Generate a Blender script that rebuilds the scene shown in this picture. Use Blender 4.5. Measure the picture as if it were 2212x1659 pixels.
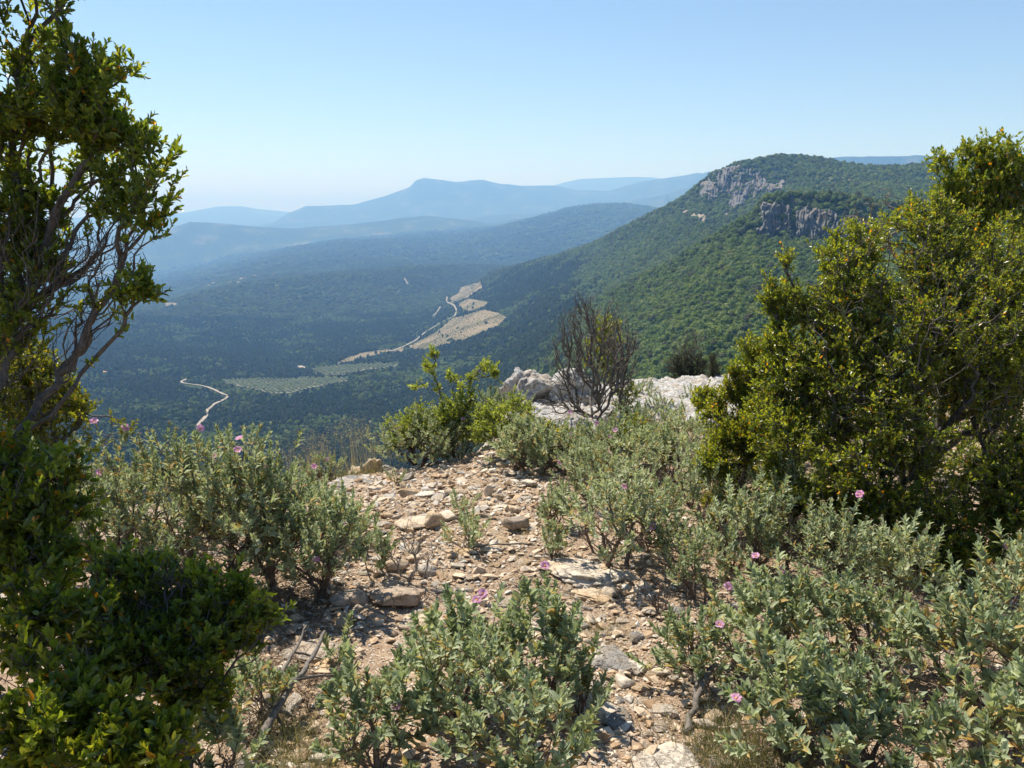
import bpy, bmesh, math, random
import numpy as np
from mathutils import Vector

C = bpy.context.scene
for o in list(bpy.data.objects):
    bpy.data.objects.remove(o)
R = math.radians
rng = np.random.default_rng(11)

# ------------------------------------------------------------------ camera, sky, sun, exposure
EYE = 1.62
PITCH = R(11.8)
F, CU, CV = 1737.0, 1106.0, 829.5          # focal length and centre in a 2212 x 1659 frame
cam = bpy.data.cameras.new('camera')
cam.sensor_width = 36.0
cam.lens = 36.0 * F / 2212.0
cam.clip_start = 0.05
cam.clip_end = 90000
camo = bpy.data.objects.new('camera', cam)
camo.location = (0, 0, EYE)
camo.rotation_euler = (R(90) - PITCH, 0, 0)
C.collection.objects.link(camo)
C.camera = camo

SUN_AZ, SUN_EL = R(-38), R(55)               # azimuth measured from +Y towards +X
world = bpy.data.worlds.new("World")
C.world = world
world.use_nodes = True
wn = world.node_tree
wn.nodes.clear()
sky = wn.nodes.new('ShaderNodeTexSky')
sky.sky_type = 'NISHITA'
sky.sun_disc = False
sky.sun_elevation = SUN_EL
sky.sun_rotation = SUN_AZ
sky.altitude = 500
sky.air_density = 1.0
sky.dust_density = 0.0
sky.ozone_density = 2.3
bg = wn.nodes.new('ShaderNodeBackground')
bg.inputs['Strength'].default_value = 0.084
wo = wn.nodes.new('ShaderNodeOutputWorld')
wn.links.new(sky.outputs[0], bg.inputs[0])
wn.links.new(bg.outputs[0], wo.inputs[0])

sl = bpy.data.lights.new('sun', 'SUN')
sl.energy = 5.0
sl.angle = R(0.55)
sl.color = (1.0, 0.94, 0.84)
so = bpy.data.objects.new('sun', sl)
sd = Vector((math.sin(SUN_AZ) * math.cos(SUN_EL), math.cos(SUN_AZ) * math.cos(SUN_EL), math.sin(SUN_EL)))
so.rotation_euler = sd.to_track_quat('Z', 'Y').to_euler()
so.location = (0, 0, 40)
C.collection.objects.link(so)

C.view_settings.view_transform = 'Standard'
C.view_settings.look = 'None'
C.view_settings.exposure = 0.72
C.view_settings.gamma = 1
C.view_settings.use_curve_mapping = False
C.cycles.use_denoising = True
C.cycles.max_bounces = 8
C.cycles.diffuse_bounces = 3
C.cycles.glossy_bounces = 2
C.cycles.transmission_bounces = 4
C.cycles.volume_bounces = 1
C.cycles.use_adaptive_sampling = True
C.cycles.adaptive_threshold = 0.02

HAZE_D = 1.28e-4
HAZE_C = (0.25, 0.51, 1.0)

# ------------------------------------------------------------------ small helpers
def tag(o, label=None, cat=None, group=None, kind=None):
    if label: o['label'] = label
    if cat: o['category'] = cat
    if group: o['group'] = group
    if kind: o['kind'] = kind
    return o

def empty(name, loc, rz=0.0):
    o = bpy.data.objects.new(name, None)
    o.empty_display_size = 0.1
    o.location = loc
    o.rotation_euler = (0, 0, rz)
    C.collection.objects.link(o)
    return o

def mesh_np(name, V, faces_list, mat=None, parent=None, smooth=False, attrs=None, link=True):
    """V (n,3); faces_list: list of (m,k) int arrays"""
    me = bpy.data.meshes.new(name)
    V = np.ascontiguousarray(V, dtype=np.float32)
    me.vertices.add(len(V))
    me.vertices.foreach_set('co', V.ravel())
    loops = np.concatenate([f.ravel() for f in faces_list]).astype(np.int32)
    tot = np.concatenate([np.full(len(f), f.shape[1], dtype=np.int32) for f in faces_list])
    start = np.concatenate([[0], np.cumsum(tot)[:-1]]).astype(np.int32)
    me.loops.add(len(loops))
    me.loops.foreach_set('vertex_index', loops)
    me.polygons.add(len(tot))
    me.polygons.foreach_set('loop_start', start)
    me.polygons.foreach_set('loop_total', tot)
    if smooth:
        me.polygons.foreach_set('use_smooth', np.ones(len(tot), dtype=bool))
    for k, a in (attrs or {}).items():
        at = me.attributes.new(k, 'FLOAT', 'POINT')
        at.data.foreach_set('value', np.ascontiguousarray(a, dtype=np.float32))
    me.update(calc_edges=True)
    if mat: me.materials.append(mat)
    if not link:
        return me
    o = bpy.data.objects.new(name, me)
    if link: C.collection.objects.link(o)
    if parent is not None: o.parent = parent
    return o

def _h(ix, iy, iz, seed):
    n = (ix * 374761393 + iy * 668265263 + iz * 2147483647 + seed * 1274126177) & 0xffffffff
    n = ((n ^ (n >> 13)) * 1274126177) & 0xffffffff
    n = ((n ^ (n >> 15)) * 2246822519) & 0xffffffff
    return ((n ^ (n >> 16)) & 0xffffff) / float(0xffffff)

def vnoise(x, y, z=0.0, seed=0):
    """smooth value noise in -1..1"""
    x, y, z = np.broadcast_arrays(np.asarray(x, float), np.asarray(y, float), np.asarray(z, float))
    ix, iy, iz = np.floor(x).astype(np.int64), np.floor(y).astype(np.int64), np.floor(z).astype(np.int64)
    fx, fy, fz = x - ix, y - iy, z - iz
    fx = fx * fx * (3 - 2 * fx); fy = fy * fy * (3 - 2 * fy); fz = fz * fz * (3 - 2 * fz)
    r = 0
    for dx in (0, 1):
        wx = fx if dx else 1 - fx
        for dy in (0, 1):
            wy = fy if dy else 1 - fy
            for dz in (0, 1):
                wz = fz if dz else 1 - fz
                r = r + wx * wy * wz * _h(ix + dx, iy + dy, iz + dz, seed)
    return r * 2 - 1

def fbm(x, y, z=0.0, seed=0, oct=4):
    r, a, s = 0, 0.5, 1.0
    for k in range(oct):
        r = r + a * vnoise(np.asarray(x) * s, np.asarray(y) * s, np.asarray(z) * s, seed + k)
        a *= 0.5; s *= 2.03
    return r

def raydir(u, v):
    u = np.asarray(u, float); v = np.asarray(v, float)
    xr = (u - CU) / F; yr = (CV - v) / F
    return xr, math.cos(PITCH) + yr * math.sin(PITCH), -math.sin(PITCH) + yr * math.cos(PITCH)

def azte(u, v):
    dx, dy, dz = raydir(u, v)
    return np.arctan2(dx, dy), dz / np.hypot(dx, dy)

def project(x, y, z):
    """world point -> (u, v) of the 2212 x 1659 frame"""
    zz = np.asarray(z) - EYE
    cy, sy = math.cos(PITCH), math.sin(PITCH)
    d = y * cy - zz * sy
    up = y * sy + zz * cy
    d = np.maximum(d, 1e-3)
    return CU + F * x / d, CV - F * up / d

def W(u, v, d):
    """point on the sight line of (u, v) at ground distance y = d"""
    dx, dy, dz = raydir(u, v)
    return np.array([dx / dy * d, d, EYE + dz / dy * d])

# ------------------------------------------------------------------ materials
def new_mat(name):
    m = bpy.data.materials.new(name)
    m.use_nodes = True
    nt = m.node_tree
    for n in list(nt.nodes): nt.nodes.remove(n)
    out = nt.nodes.new('ShaderNodeOutputMaterial')
    return m, nt, out

def N(nt, kind, **kw):
    n = nt.nodes.new(kind)
    for k, v in kw.items():
        if k in ('operation', 'blend_type', 'data_type', 'attribute_type', 'attribute_name', 'feature', 'distance', 'wave_type', 'bands_direction'):
            setattr(n, k, v)
        else:
            n.inputs[k].default_value = v
    return n

def ramp(nt, src, stops, interp='LINEAR'):
    r = nt.nodes.new('ShaderNodeValToRGB')
    r.color_ramp.interpolation = interp
    e = r.color_ramp.elements
    while len(e) < len(stops): e.new(0.5)
    for i, (p, c) in enumerate(stops):
        e[i].position = p
        e[i].color = (*c, 1)
    nt.links.new(src, r.inputs[0])
    return r

def coords(nt, scale=1.0, kind='Object', sc3=None):
    tc = nt.nodes.new('ShaderNodeTexCoord')
    mp = nt.nodes.new('ShaderNodeMapping')
    mp.inputs['Scale'].default_value = sc3 or (scale,) * 3
    nt.links.new(tc.outputs[kind], mp.inputs[0])
    return mp.outputs[0]

def geo_pos(nt, sc3):
    g = nt.nodes.new('ShaderNodeNewGeometry')
    mp = nt.nodes.new('ShaderNodeMapping')
    mp.inputs['Scale'].default_value = sc3
    nt.links.new(g.outputs['Position'], mp.inputs[0])
    return mp.outputs[0]

def mixc(nt, fac, a, b, blend='MIX'):
    m = nt.nodes.new('ShaderNodeMix')
    m.data_type = 'RGBA'; m.blend_type = blend
    for sock, val in ((m.inputs[0], fac), (m.inputs[6], a), (m.inputs[7], b)):
        if hasattr(val, 'links') or hasattr(val, 'is_output'):
            nt.links.new(val, sock)
        elif isinstance(val, (tuple, list)):
            sock.default_value = (*val, 1)
        else:
            sock.default_value = val
    return m.outputs[2]

def leaf_mat(name, stops, rough, trans, tcol, spec=0.5):
    m, nt, out = new_mat(name)
    at = N(nt, 'ShaderNodeAttribute', attribute_name='tint')
    col = ramp(nt, at.outputs['Fac'], stops)
    nz = N(nt, 'ShaderNodeTexNoise', Scale=90.0, Detail=2.0)
    nt.links.new(coords(nt, 1.0), nz.inputs['Vector'])
    c2 = mixc(nt, 0.35, col.outputs[0], ramp(nt, nz.outputs[0], [(0.3, (0.55, 0.55, 0.5)), (0.7, (1.2, 1.2, 1.1))]).outputs[0], 'MULTIPLY')
    p = N(nt, 'ShaderNodeBsdfPrincipled', Roughness=rough)
    p.inputs['Specular IOR Level'].default_value = spec
    nt.links.new(c2, p.inputs['Base Color'])
    t = nt.nodes.new('ShaderNodeBsdfTranslucent')
    nt.links.new(mixc(nt, 1.0, c2, tcol, 'MULTIPLY'), t.inputs[0])
    mx = N(nt, 'ShaderNodeMixShader', Fac=trans)
    nt.links.new(p.outputs[0], mx.inputs[1]); nt.links.new(t.outputs[0], mx.inputs[2])
    nt.links.new(mx.outputs[0], out.inputs[0])
    return m

M = {}
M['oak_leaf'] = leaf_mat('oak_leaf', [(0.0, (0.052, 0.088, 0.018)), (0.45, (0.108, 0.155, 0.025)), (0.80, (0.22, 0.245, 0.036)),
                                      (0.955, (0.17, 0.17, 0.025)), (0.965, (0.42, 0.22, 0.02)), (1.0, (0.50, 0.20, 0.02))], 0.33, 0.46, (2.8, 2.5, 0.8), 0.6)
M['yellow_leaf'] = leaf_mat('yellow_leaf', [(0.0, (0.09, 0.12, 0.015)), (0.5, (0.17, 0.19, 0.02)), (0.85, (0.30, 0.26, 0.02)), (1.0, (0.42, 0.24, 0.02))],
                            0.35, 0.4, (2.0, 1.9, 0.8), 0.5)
M['lime_leaf'] = leaf_mat('lime_leaf', [(0.0, (0.13, 0.17, 0.04)), (0.5, (0.24, 0.28, 0.06)), (1.0, (0.42, 0.42, 0.10))], 0.4, 0.42, (2.0, 2.0, 0.9), 0.5)
M['cistus_leaf'] = leaf_mat('cistus_leaf', [(0.0, (0.19, 0.24, 0.14)), (0.5, (0.36, 0.415, 0.27)), (0.86, (0.50, 0.54, 0.38)),
                                            (0.93, (0.44, 0.39, 0.16)), (0.97, (0.46, 0.33, 0.13)), (1.0, (0.36, 0.22, 0.10))], 0.75, 0.27, (1.7, 1.7, 1.0), 0.3)
M['needle'] = leaf_mat('needle', [(0.0, (0.03, 0.045, 0.015)), (0.7, (0.07, 0.085, 0.03)), (1.0, (0.14, 0.12, 0.06))], 0.6, 0.2, (1.6, 1.6, 1.0))
M['grass'] = leaf_mat('grass', [(0.0, (0.09, 0.13, 0.04)), (0.5, (0.22, 0.21, 0.10)), (1.0, (0.42, 0.34, 0.20))], 0.7, 0.35, (1.5, 1.4, 1.0))
M['bud'] = leaf_mat('bud', [(0.0, (0.30, 0.24, 0.13)), (1.0, (0.38, 0.26, 0.17))], 0.8, 0.2, (1.4, 1.2, 1.0))
M['petal'] = leaf_mat('petal', [(0.0, (0.62, 0.28, 0.50)), (1.0, (0.76, 0.45, 0.66))], 0.6, 0.45, (1.3, 1.2, 1.3))
M['flower_centre'] = leaf_mat('flower_centre', [(0.0, (0.8, 0.42, 0.03)), (1.0, (0.85, 0.5, 0.04))], 0.7, 0.2, (1.2, 1.2, 1.0))
M['yellow_petal'] = leaf_mat('yellow_petal', [(0.0, (0.75, 0.62, 0.04)), (1.0, (0.85, 0.72, 0.07))], 0.6, 0.35, (1.2, 1.2, 1.0))

def bark_mat(name, a, b, sc=60):
    m, nt, out = new_mat(name)
    nz = N(nt, 'ShaderNodeTexNoise', Scale=sc, Detail=5.0, Roughness=0.7)
    nt.links.new(coords(nt, 1.0, sc3=(1, 1, 0.4)), nz.inputs['Vector'])
    col = ramp(nt, nz.outputs[0], [(0.3, a), (0.72, b)])
    bp = N(nt, 'ShaderNodeBump', Strength=0.6, Distance=0.004)
    nt.links.new(nz.outputs[0], bp.inputs['Height'])
    p = N(nt, 'ShaderNodeBsdfPrincipled', Roughness=0.85)
    p.inputs['Specular IOR Level'].default_value = 0.25
    nt.links.new(col.outputs[0], p.inputs['Base Color'])
    nt.links.new(bp.outputs[0], p.inputs['Normal'])
    nt.links.new(p.outputs[0], out.inputs[0])
    return m

M['bark'] = bark_mat('bark', (0.045, 0.038, 0.034), (0.17, 0.15, 0.135))
M['cistus_bark'] = bark_mat('cistus_bark', (0.065, 0.045, 0.035), (0.27, 0.21, 0.17))
M['dead_bark'] = bark_mat('dead_bark', (0.10, 0.085, 0.075), (0.40, 0.355, 0.32))
M['twig_bark'] = bark_mat('twig_bark', (0.07, 0.06, 0.052), (0.26, 0.23, 0.20))
M['litter'] = bark_mat('litter', (0.10, 0.065, 0.04), (0.34, 0.25, 0.17), 8)

def rock_mat(name, base, warm, dark, fine=14.0, lich=0.5, bumpd=0.02, scale=1.0, wfac=(0.45, 0.62)):
    m, nt, out = new_mat(name)
    co = coords(nt, scale)
    oi = nt.nodes.new('ShaderNodeObjectInfo')
    add = N(nt, 'ShaderNodeVectorMath', operation='ADD')
    sc = N(nt, 'ShaderNodeVectorMath', operation='SCALE'); sc.inputs['Scale'].default_value = 37.0
    cb = nt.nodes.new('ShaderNodeCombineXYZ')
    for i in range(3): nt.links.new(oi.outputs['Random'], cb.inputs[i])
    nt.links.new(cb.outputs[0], sc.inputs[0])
    nt.links.new(co, add.inputs[0]); nt.links.new(sc.outputs[0], add.inputs[1])
    v = add.outputs[0]
    n1 = N(nt, 'ShaderNodeTexNoise', Scale=fine * 0.18, Detail=6.0, Roughness=0.6); nt.links.new(v, n1.inputs['Vector'])
    n2 = N(nt, 'ShaderNodeTexNoise', Scale=fine, Detail=8.0, Roughness=0.72); nt.links.new(v, n2.inputs['Vector'])
    n3 = N(nt, 'ShaderNodeTexNoise', Scale=fine * 3.2, Detail=4.0, Roughness=0.8); nt.links.new(v, n3.inputs['Vector'])
    vo = N(nt, 'ShaderNodeTexVoronoi', Scale=fine * 0.5, feature='DISTANCE_TO_EDGE')
    wv = N(nt, 'ShaderNodeVectorMath', operation='ADD')
    ns = N(nt, 'ShaderNodeVectorMath', operation='SCALE'); ns.inputs['Scale'].default_value = 0.25
    nt.links.new(n2.outputs['Color'], ns.inputs[0])
    nt.links.new(v, wv.inputs[0]); nt.links.new(ns.outputs[0], wv.inputs[1])
    nt.links.new(wv.outputs[0], vo.inputs['Vector'])
    c = mixc(nt, ramp(nt, n1.outputs[0], [(wfac[0], (0, 0, 0)), (wfac[1], (1, 1, 1))]).outputs[0], base, warm)
    c = mixc(nt, ramp(nt, n2.outputs[0], [(0.52, (0, 0, 0)), (0.66, (lich,) * 3)]).outputs[0], c, dark)
    c = mixc(nt, 0.5, c, ramp(nt, n3.outputs[0], [(0.3, (0.6, 0.58, 0.55)), (0.7, (1.25, 1.25, 1.25))]).outputs[0], 'MULTIPLY')
    vr = ramp(nt, vo.outputs['Distance'], [(0.0, (0.35, 0.32, 0.3)), (0.045, (1, 1, 1))])
    c = mixc(nt, 0.55, c, vr.outputs[0], 'MULTIPLY')
    b1 = N(nt, 'ShaderNodeBump', Strength=0.9, Distance=bumpd)
    nt.links.new(n2.outputs[0], b1.inputs['Height'])
    b2 = N(nt, 'ShaderNodeBump', Strength=0.7, Distance=bumpd * 0.4)
    nt.links.new(vr.outputs[0], b2.inputs['Height']); nt.links.new(b1.outputs[0], b2.inputs['Normal'])
    b3 = N(nt, 'ShaderNodeBump', Strength=0.5, Distance=bumpd * 0.25)
    nt.links.new(n3.outputs[0], b3.inputs['Height']); nt.links.new(b2.outputs[0], b3.inputs['Normal'])
    p = N(nt, 'ShaderNodeBsdfPrincipled', Roughness=0.9)
    p.inputs['Specular IOR Level'].default_value = 0.2
    nt.links.new(c, p.inputs['Base Color']); nt.links.new(b3.outputs[0], p.inputs['Normal'])
    nt.links.new(p.outputs[0], out.inputs[0])
    return m

M['rock_pale'] = rock_mat('rock_pale', (0.62, 0.55, 0.46), (0.60, 0.46, 0.31), (0.30, 0.27, 0.24))
M['crag'] = rock_mat('crag', (0.56, 0.55, 0.53), (0.54, 0.47, 0.39), (0.25, 0.245, 0.24), fine=16, lich=0.8, bumpd=0.05)
M['rock_grey'] = rock_mat('rock_grey', (0.42, 0.40, 0.375), (0.40, 0.33, 0.25), (0.20, 0.19, 0.18), fine=9, lich=0.7, bumpd=0.04)
M['rock_orange'] = rock_mat('rock_orange', (0.58, 0.42, 0.26), (0.60, 0.50, 0.38), (0.28, 0.17, 0.10))
M['rock_dark'] = rock_mat('rock_dark', (0.42, 0.36, 0.30), (0.44, 0.34, 0.25), (0.13, 0.11, 0.10))
M['cliff'] = rock_mat('cliff', (0.24, 0.235, 0.225), (0.26, 0.215, 0.165), (0.08, 0.085, 0.07), fine=15.0, lich=0.8, bumpd=3.0, scale=0.02)
M['scree'] = rock_mat('scree', (0.20, 0.18, 0.15), (0.46, 0.35, 0.25), (0.26, 0.22, 0.19), fine=20.0, lich=0.5, bumpd=1.0, scale=0.05)

def pebble_mat():
    m, nt, out = new_mat('pebble')
    at = N(nt, 'ShaderNodeAttribute', attribute_name='tint', attribute_type='INSTANCER')
    c = ramp(nt, at.outputs['Fac'], [(0.0, (0.30, 0.20, 0.12)), (0.2, (0.48, 0.35, 0.23)), (0.6, (0.58, 0.47, 0.35)), (0.9, (0.60, 0.55, 0.48)), (1.0, (0.46, 0.44, 0.40))])
    nz = N(nt, 'ShaderNodeTexNoise', Scale=60.0, Detail=4.0)
    nt.links.new(geo_pos(nt, (1, 1, 1)), nz.inputs['Vector'])
    c2 = mixc(nt, 0.6, c.outputs[0], ramp(nt, nz.outputs[0], [(0.3, (0.6, 0.57, 0.52)), (0.7, (1.2, 1.2, 1.2))]).outputs[0], 'MULTIPLY')
    p = N(nt, 'ShaderNodeBsdfPrincipled', Roughness=0.9)
    p.inputs['Specular IOR Level'].default_value = 0.2
    nt.links.new(c2, p.inputs['Base Color']); nt.links.new(p.outputs[0], out.inputs[0])
    return m
M['pebble'] = pebble_mat()

def soil_mat():
    m, nt, out = new_mat('stony_soil')
    v = geo_pos(nt, (1, 1, 1))
    n1 = N(nt, 'ShaderNodeTexNoise', Scale=1.3, Detail=5.0, Roughness=0.6); nt.links.new(v, n1.inputs['Vector'])
    n2 = N(nt, 'ShaderNodeTexNoise', Scale=22.0, Detail=6.0, Roughness=0.7); nt.links.new(v, n2.inputs['Vector'])
    vo = N(nt, 'ShaderNodeTexVoronoi', Scale=62.0); nt.links.new(v, vo.inputs['Vector'])
    ve = N(nt, 'ShaderNodeTexVoronoi', Scale=62.0, feature='DISTANCE_TO_EDGE'); nt.links.new(v, ve.inputs['Vector'])
    soil = ramp(nt, n2.outputs[0], [(0.3, (0.19, 0.125, 0.082)), (0.7, (0.42, 0.315, 0.22))])
    sep = nt.nodes.new('ShaderNodeSeparateColor'); nt.links.new(vo.outputs['Color'], sep.inputs[0])
    chips = ramp(nt, sep.outputs[0], [(0.0, (0.32, 0.22, 0.15)), (0.4, (0.46, 0.36, 0.26)), (1.0, (0.54, 0.48, 0.41))])
    mk = ramp(nt, sep.outputs[1], [(0.40, (0, 0, 0)), (0.46, (1, 1, 1))])
    ed = ramp(nt, ve.outputs['Distance'], [(0.05, (0, 0, 0)), (0.12, (1, 1, 1))])
    mk2 = mixc(nt, 1.0, mk.outputs[0], ed.outputs[0], 'MULTIPLY')
    big = ramp(nt, n1.outputs[0], [(0.35, (0.45, 0.45, 0.45)), (0.6, (1, 1, 1))])
    mk3 = mixc(nt, 1.0, mk2, big.outputs[0], 'MULTIPLY')
    c = mixc(nt, mk3, soil.outputs[0], chips.outputs[0])
    b = N(nt, 'ShaderNodeBump', Strength=1.0, Distance=0.012); nt.links.new(mk3, b.inputs['Height'])
    b2 = N(nt, 'ShaderNodeBump', Strength=0.8, Distance=0.01)
    nt.links.new(n2.outputs[0], b2.inputs['Height']); nt.links.new(b.outputs[0], b2.inputs['Normal'])
    p = N(nt, 'ShaderNodeBsdfPrincipled', Roughness=0.95)
    p.inputs['Specular IOR Level'].default_value = 0.15
    nt.links.new(c, p.inputs['Base Color']); nt.links.new(b2.outputs[0], p.inputs['Normal'])
    nt.links.new(p.outputs[0], out.inputs[0])
    return m
M['soil'] = soil_mat()

def hills_mat():
    m, nt, out = new_mat('wooded_hillside')
    v = geo_pos(nt, (1, 1, 1))
    n1 = N(nt, 'ShaderNodeTexNoise', Scale=0.0035, Detail=6.0, Roughness=0.65); nt.links.new(v, n1.inputs['Vector'])
    n2 = N(nt, 'ShaderNodeTexNoise', Scale=0.03, Detail=6.0, Roughness=0.7); nt.links.new(v, n2.inputs['Vector'])
    vo = N(nt, 'ShaderNodeTexVoronoi', Scale=0.07); nt.links.new(v, vo.inputs['Vector'])
    a = ramp(nt, n1.outputs[0], [(0.35, (0.028, 0.042, 0.018)), (0.52, (0.045, 0.066, 0.022)), (0.60, (0.075, 0.095, 0.035)), (0.67, (0.17, 0.15, 0.095))])
    c = mixc(nt, 0.8, a.outputs[0], ramp(nt, n2.outputs[0], [(0.3, (0.5, 0.5, 0.5)), (0.7, (1.35, 1.35, 1.2))]).outputs[0], 'MULTIPLY')
    b = N(nt, 'ShaderNodeBump', Strength=1.0, Distance=7.0); b.invert = True
    nt.links.new(vo.outputs['Distance'], b.inputs['Height'])
    p = N(nt, 'ShaderNodeBsdfPrincipled', Roughness=1.0)
    p.inputs['Specular IOR Level'].default_value = 0.05
    nt.links.new(c, p.inputs['Base Color']); nt.links.new(b.outputs[0], p.inputs['Normal'])
    nt.links.new(p.outputs[0], out.inputs[0])
    return m
M['hills'] = hills_mat()

def field_mat(name, a, b, stripe=0.0, ang=0.0):
    m, nt, out = new_mat(name)
    v = geo_pos(nt, (1, 1, 1))
    n1 = N(nt, 'ShaderNodeTexNoise', Scale=0.009, Detail=9.0, Roughness=0.75); nt.links.new(v, n1.inputs['Vector'])
    c = ramp(nt, n1.outputs[0], [(0.30, (a[0] * 0.5, a[1] * 0.72, a[2] * 0.5)), (0.42, a), (0.62, b)]).outputs[0]
    if stripe:
        g = nt.nodes.new('ShaderNodeNewGeometry')
        mp = nt.nodes.new('ShaderNodeMapping'); mp.inputs['Rotation'].default_value = (0, 0, ang); mp.inputs['Scale'].default_value = (1 / 20.0,) * 3
        nt.links.new(g.outputs['Position'], mp.inputs[0])
        w = N(nt, 'ShaderNodeTexWave', Scale=1.0, Distortion=0.6); nt.links.new(mp.outputs[0], w.inputs['Vector'])
        c = mixc(nt, stripe, c, ramp(nt, w.outputs[0], [(0.3, (0.55, 0.62, 0.5)), (0.7, (1.1, 1.1, 1.1))]).outputs[0], 'MULTIPLY')
    p = N(nt, 'ShaderNodeBsdfPrincipled', Roughness=1.0)
    p.inputs['Specular IOR Level'].default_value = 0.05
    nt.links.new(c, p.inputs['Base Color']); nt.links.new(p.outputs[0], out.inputs[0])
    return m
M['vineyard'] = field_mat('vineyard_soil', (0.20, 0.165, 0.10), (0.28, 0.215, 0.14), 0.75, R(35))
M['grove'] = field_mat('grove_soil', (0.13, 0.14, 0.09), (0.20, 0.19, 0.13))
M['track'] = field_mat('track_gravel', (0.30, 0.26, 0.20), (0.38, 0.33, 0.27))

def tree_mat():
    m, nt, out = new_mat('far_foliage')
    at = N(nt, 'ShaderNodeAttribute', attribute_name='tint', attribute_type='INSTANCER')
    c = ramp(nt, at.outputs['Fac'], [(0.0, (0.049, 0.073, 0.027)), (0.25, (0.077, 0.108, 0.035)), (0.42, (0.095, 0.090, 0.039)), (0.5, (0.087, 0.128, 0.030)),
                                     (0.75, (0.138, 0.194, 0.043)), (0.9, (0.182, 0.222, 0.053)), (0.93, (0.242, 0.272, 0.151)), (1.0, (0.294, 0.321, 0.189))])
    p = N(nt, 'ShaderNodeBsdfPrincipled', Roughness=0.8)
    p.inputs['Specular IOR Level'].default_value = 0.15
    nt.links.new(c.outputs[0], p.inputs['Base Color'])
    t = nt.nodes.new('ShaderNodeBsdfTranslucent')
    nt.links.new(mixc(nt, 1.0, c.outputs[0], (1.6, 1.6, 0.8), 'MULTIPLY'), t.inputs[0])
    mx = N(nt, 'ShaderNodeMixShader', Fac=0.22)
    nt.links.new(p.outputs[0], mx.inputs[1]); nt.links.new(t.outputs[0], mx.inputs[2])
    nt.links.new(mx.outputs[0], out.inputs[0])
    return m
M['far_foliage'] = tree_mat()

def plain(name, col, rough=0.8):
    m, nt, out = new_mat(name)
    p = N(nt, 'ShaderNodeBsdfPrincipled', Roughness=rough)
    nz = N(nt, 'ShaderNodeTexNoise', Scale=1.5, Detail=3.0); nt.links.new(coords(nt, 1.0), nz.inputs['Vector'])
    c = mixc(nt, 0.4, col, ramp(nt, nz.outputs[0], [(0.3, (0.75,) * 3), (0.7, (1.1,) * 3)]).outputs[0], 'MULTIPLY')
    nt.links.new(c, p.inputs['Base Color']); nt.links.new(p.outputs[0], out.inputs[0])
    return m
M['wall'] = plain('limewash', (0.78, 0.74, 0.66))
M['tiles'] = plain('roof_tiles', (0.45, 0.23, 0.14))
M['glass'] = plain('window_dark', (0.05, 0.06, 0.07), 0.3)
M['feather'] = plain('feather', (0.03, 0.03, 0.035))

# ------------------------------------------------------------------ near ground height
def smoothstep(a, b, x):
    t = np.clip((x - a) / (b - a), 0, 1)
    return t * t * (3 - 2 * t)

def near_z(x, y, fine=True):
    x = np.asarray(x, float); y = np.asarray(y, float)
    r = np.hypot(x, y)
    az = np.degrees(np.arctan2(x, y))
    azc = np.clip(az, -180, 180)
    L = np.interp(azc, [-180, -60, -35, -16, -7, -3, -0.8, 0.6, 3, 9, 14, 30, 60, 120, 180], [12, 10, 7.6, 7.4, 7.8, 8.2, 9.5, 12.6, 13.5, 14.2, 15, 15, 14, 12, 12])
    z = -0.08 * np.maximum(y, -3)
    s = 0.8
    over = s * np.log1p(np.exp(np.clip((r - L) / s, -30, 30)))
    z = z - 0.62 * over
    z = z + 0.10 * vnoise(x / 3.1, y / 3.1, seed=3) + 0.035 * vnoise(x / 0.9, y / 0.9, seed=4)
    if fine:
        z = z + 0.016 * vnoise(x / 0.27, y / 0.27, seed=5) + 0.009 * vnoise(x / 0.09, y / 0.09, seed=6)
    return z

def G(u, v):
    """ground point seen at (u, v)"""
    dx, dy, dz = raydir(u, v)
    lo, t = 0.5, 0.5
    best = (9, 1)
    while t < 40:
        gap = EYE + dz * t - float(near_z(dx * t, dy * t, False))
        if gap < 0: break
        if t < 15.5 and gap / t < best[0]: best = (gap / t, t)
        lo = t; t += 0.04
    if t > 16.5:                                  # sight line clears the lip: take the ground where it passes closest
        t = best[1]
        print('G clears lip', u, v, round(t, 1))
        return np.array([dx * t, dy * t, float(near_z(dx * t, dy * t))])
    for _ in range(12):
        mid = (lo + t) / 2
        if EYE + dz * mid < near_z(dx * mid, dy * mid, False): t = mid
        else: lo = mid
    return np.array([dx * t, dy * t, float(near_z(dx * t, dy * t))])

def build_ground():
    azs = np.concatenate([np.radians(np.arange(-180, -40, 2.5)), np.radians(np.arange(-40, 40, 0.32)), np.radians(np.arange(40, 180, 2.5))])
    rs = np.exp(np.linspace(math.log(0.35), math.log(31), 330))
    A, Rr = np.meshgrid(azs, rs, indexing='ij')
    X, Y = np.sin(A) * Rr, np.cos(A) * Rr
    Z = near_z(X, Y)
    n, k = A.shape
    V = np.stack([X, Y, Z], -1).reshape(-1, 3)
    i = np.arange(n)[:, None]; j = np.arange(k - 1)[None, :]
    i2 = (i + 1) % n
    f = np.stack([i * k + j, i * k + j + 1, i2 * k + j + 1, i2 * k + j], -1).reshape(-1, 4)
    c = len(V)
    V = np.vstack([V, [[0, 0, float(near_z(0.0, 0.0))]]])
    ii = np.arange(n)
    f3 = np.stack([np.full(n, c), ii * k, ((ii + 1) % n) * k], -1)
    o = mesh_np('ground', V, [f[:, ::-1], f3[:, ::-1]], M['soil'], smooth=True)
    tag(o, kind='structure')
build_ground()

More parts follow.
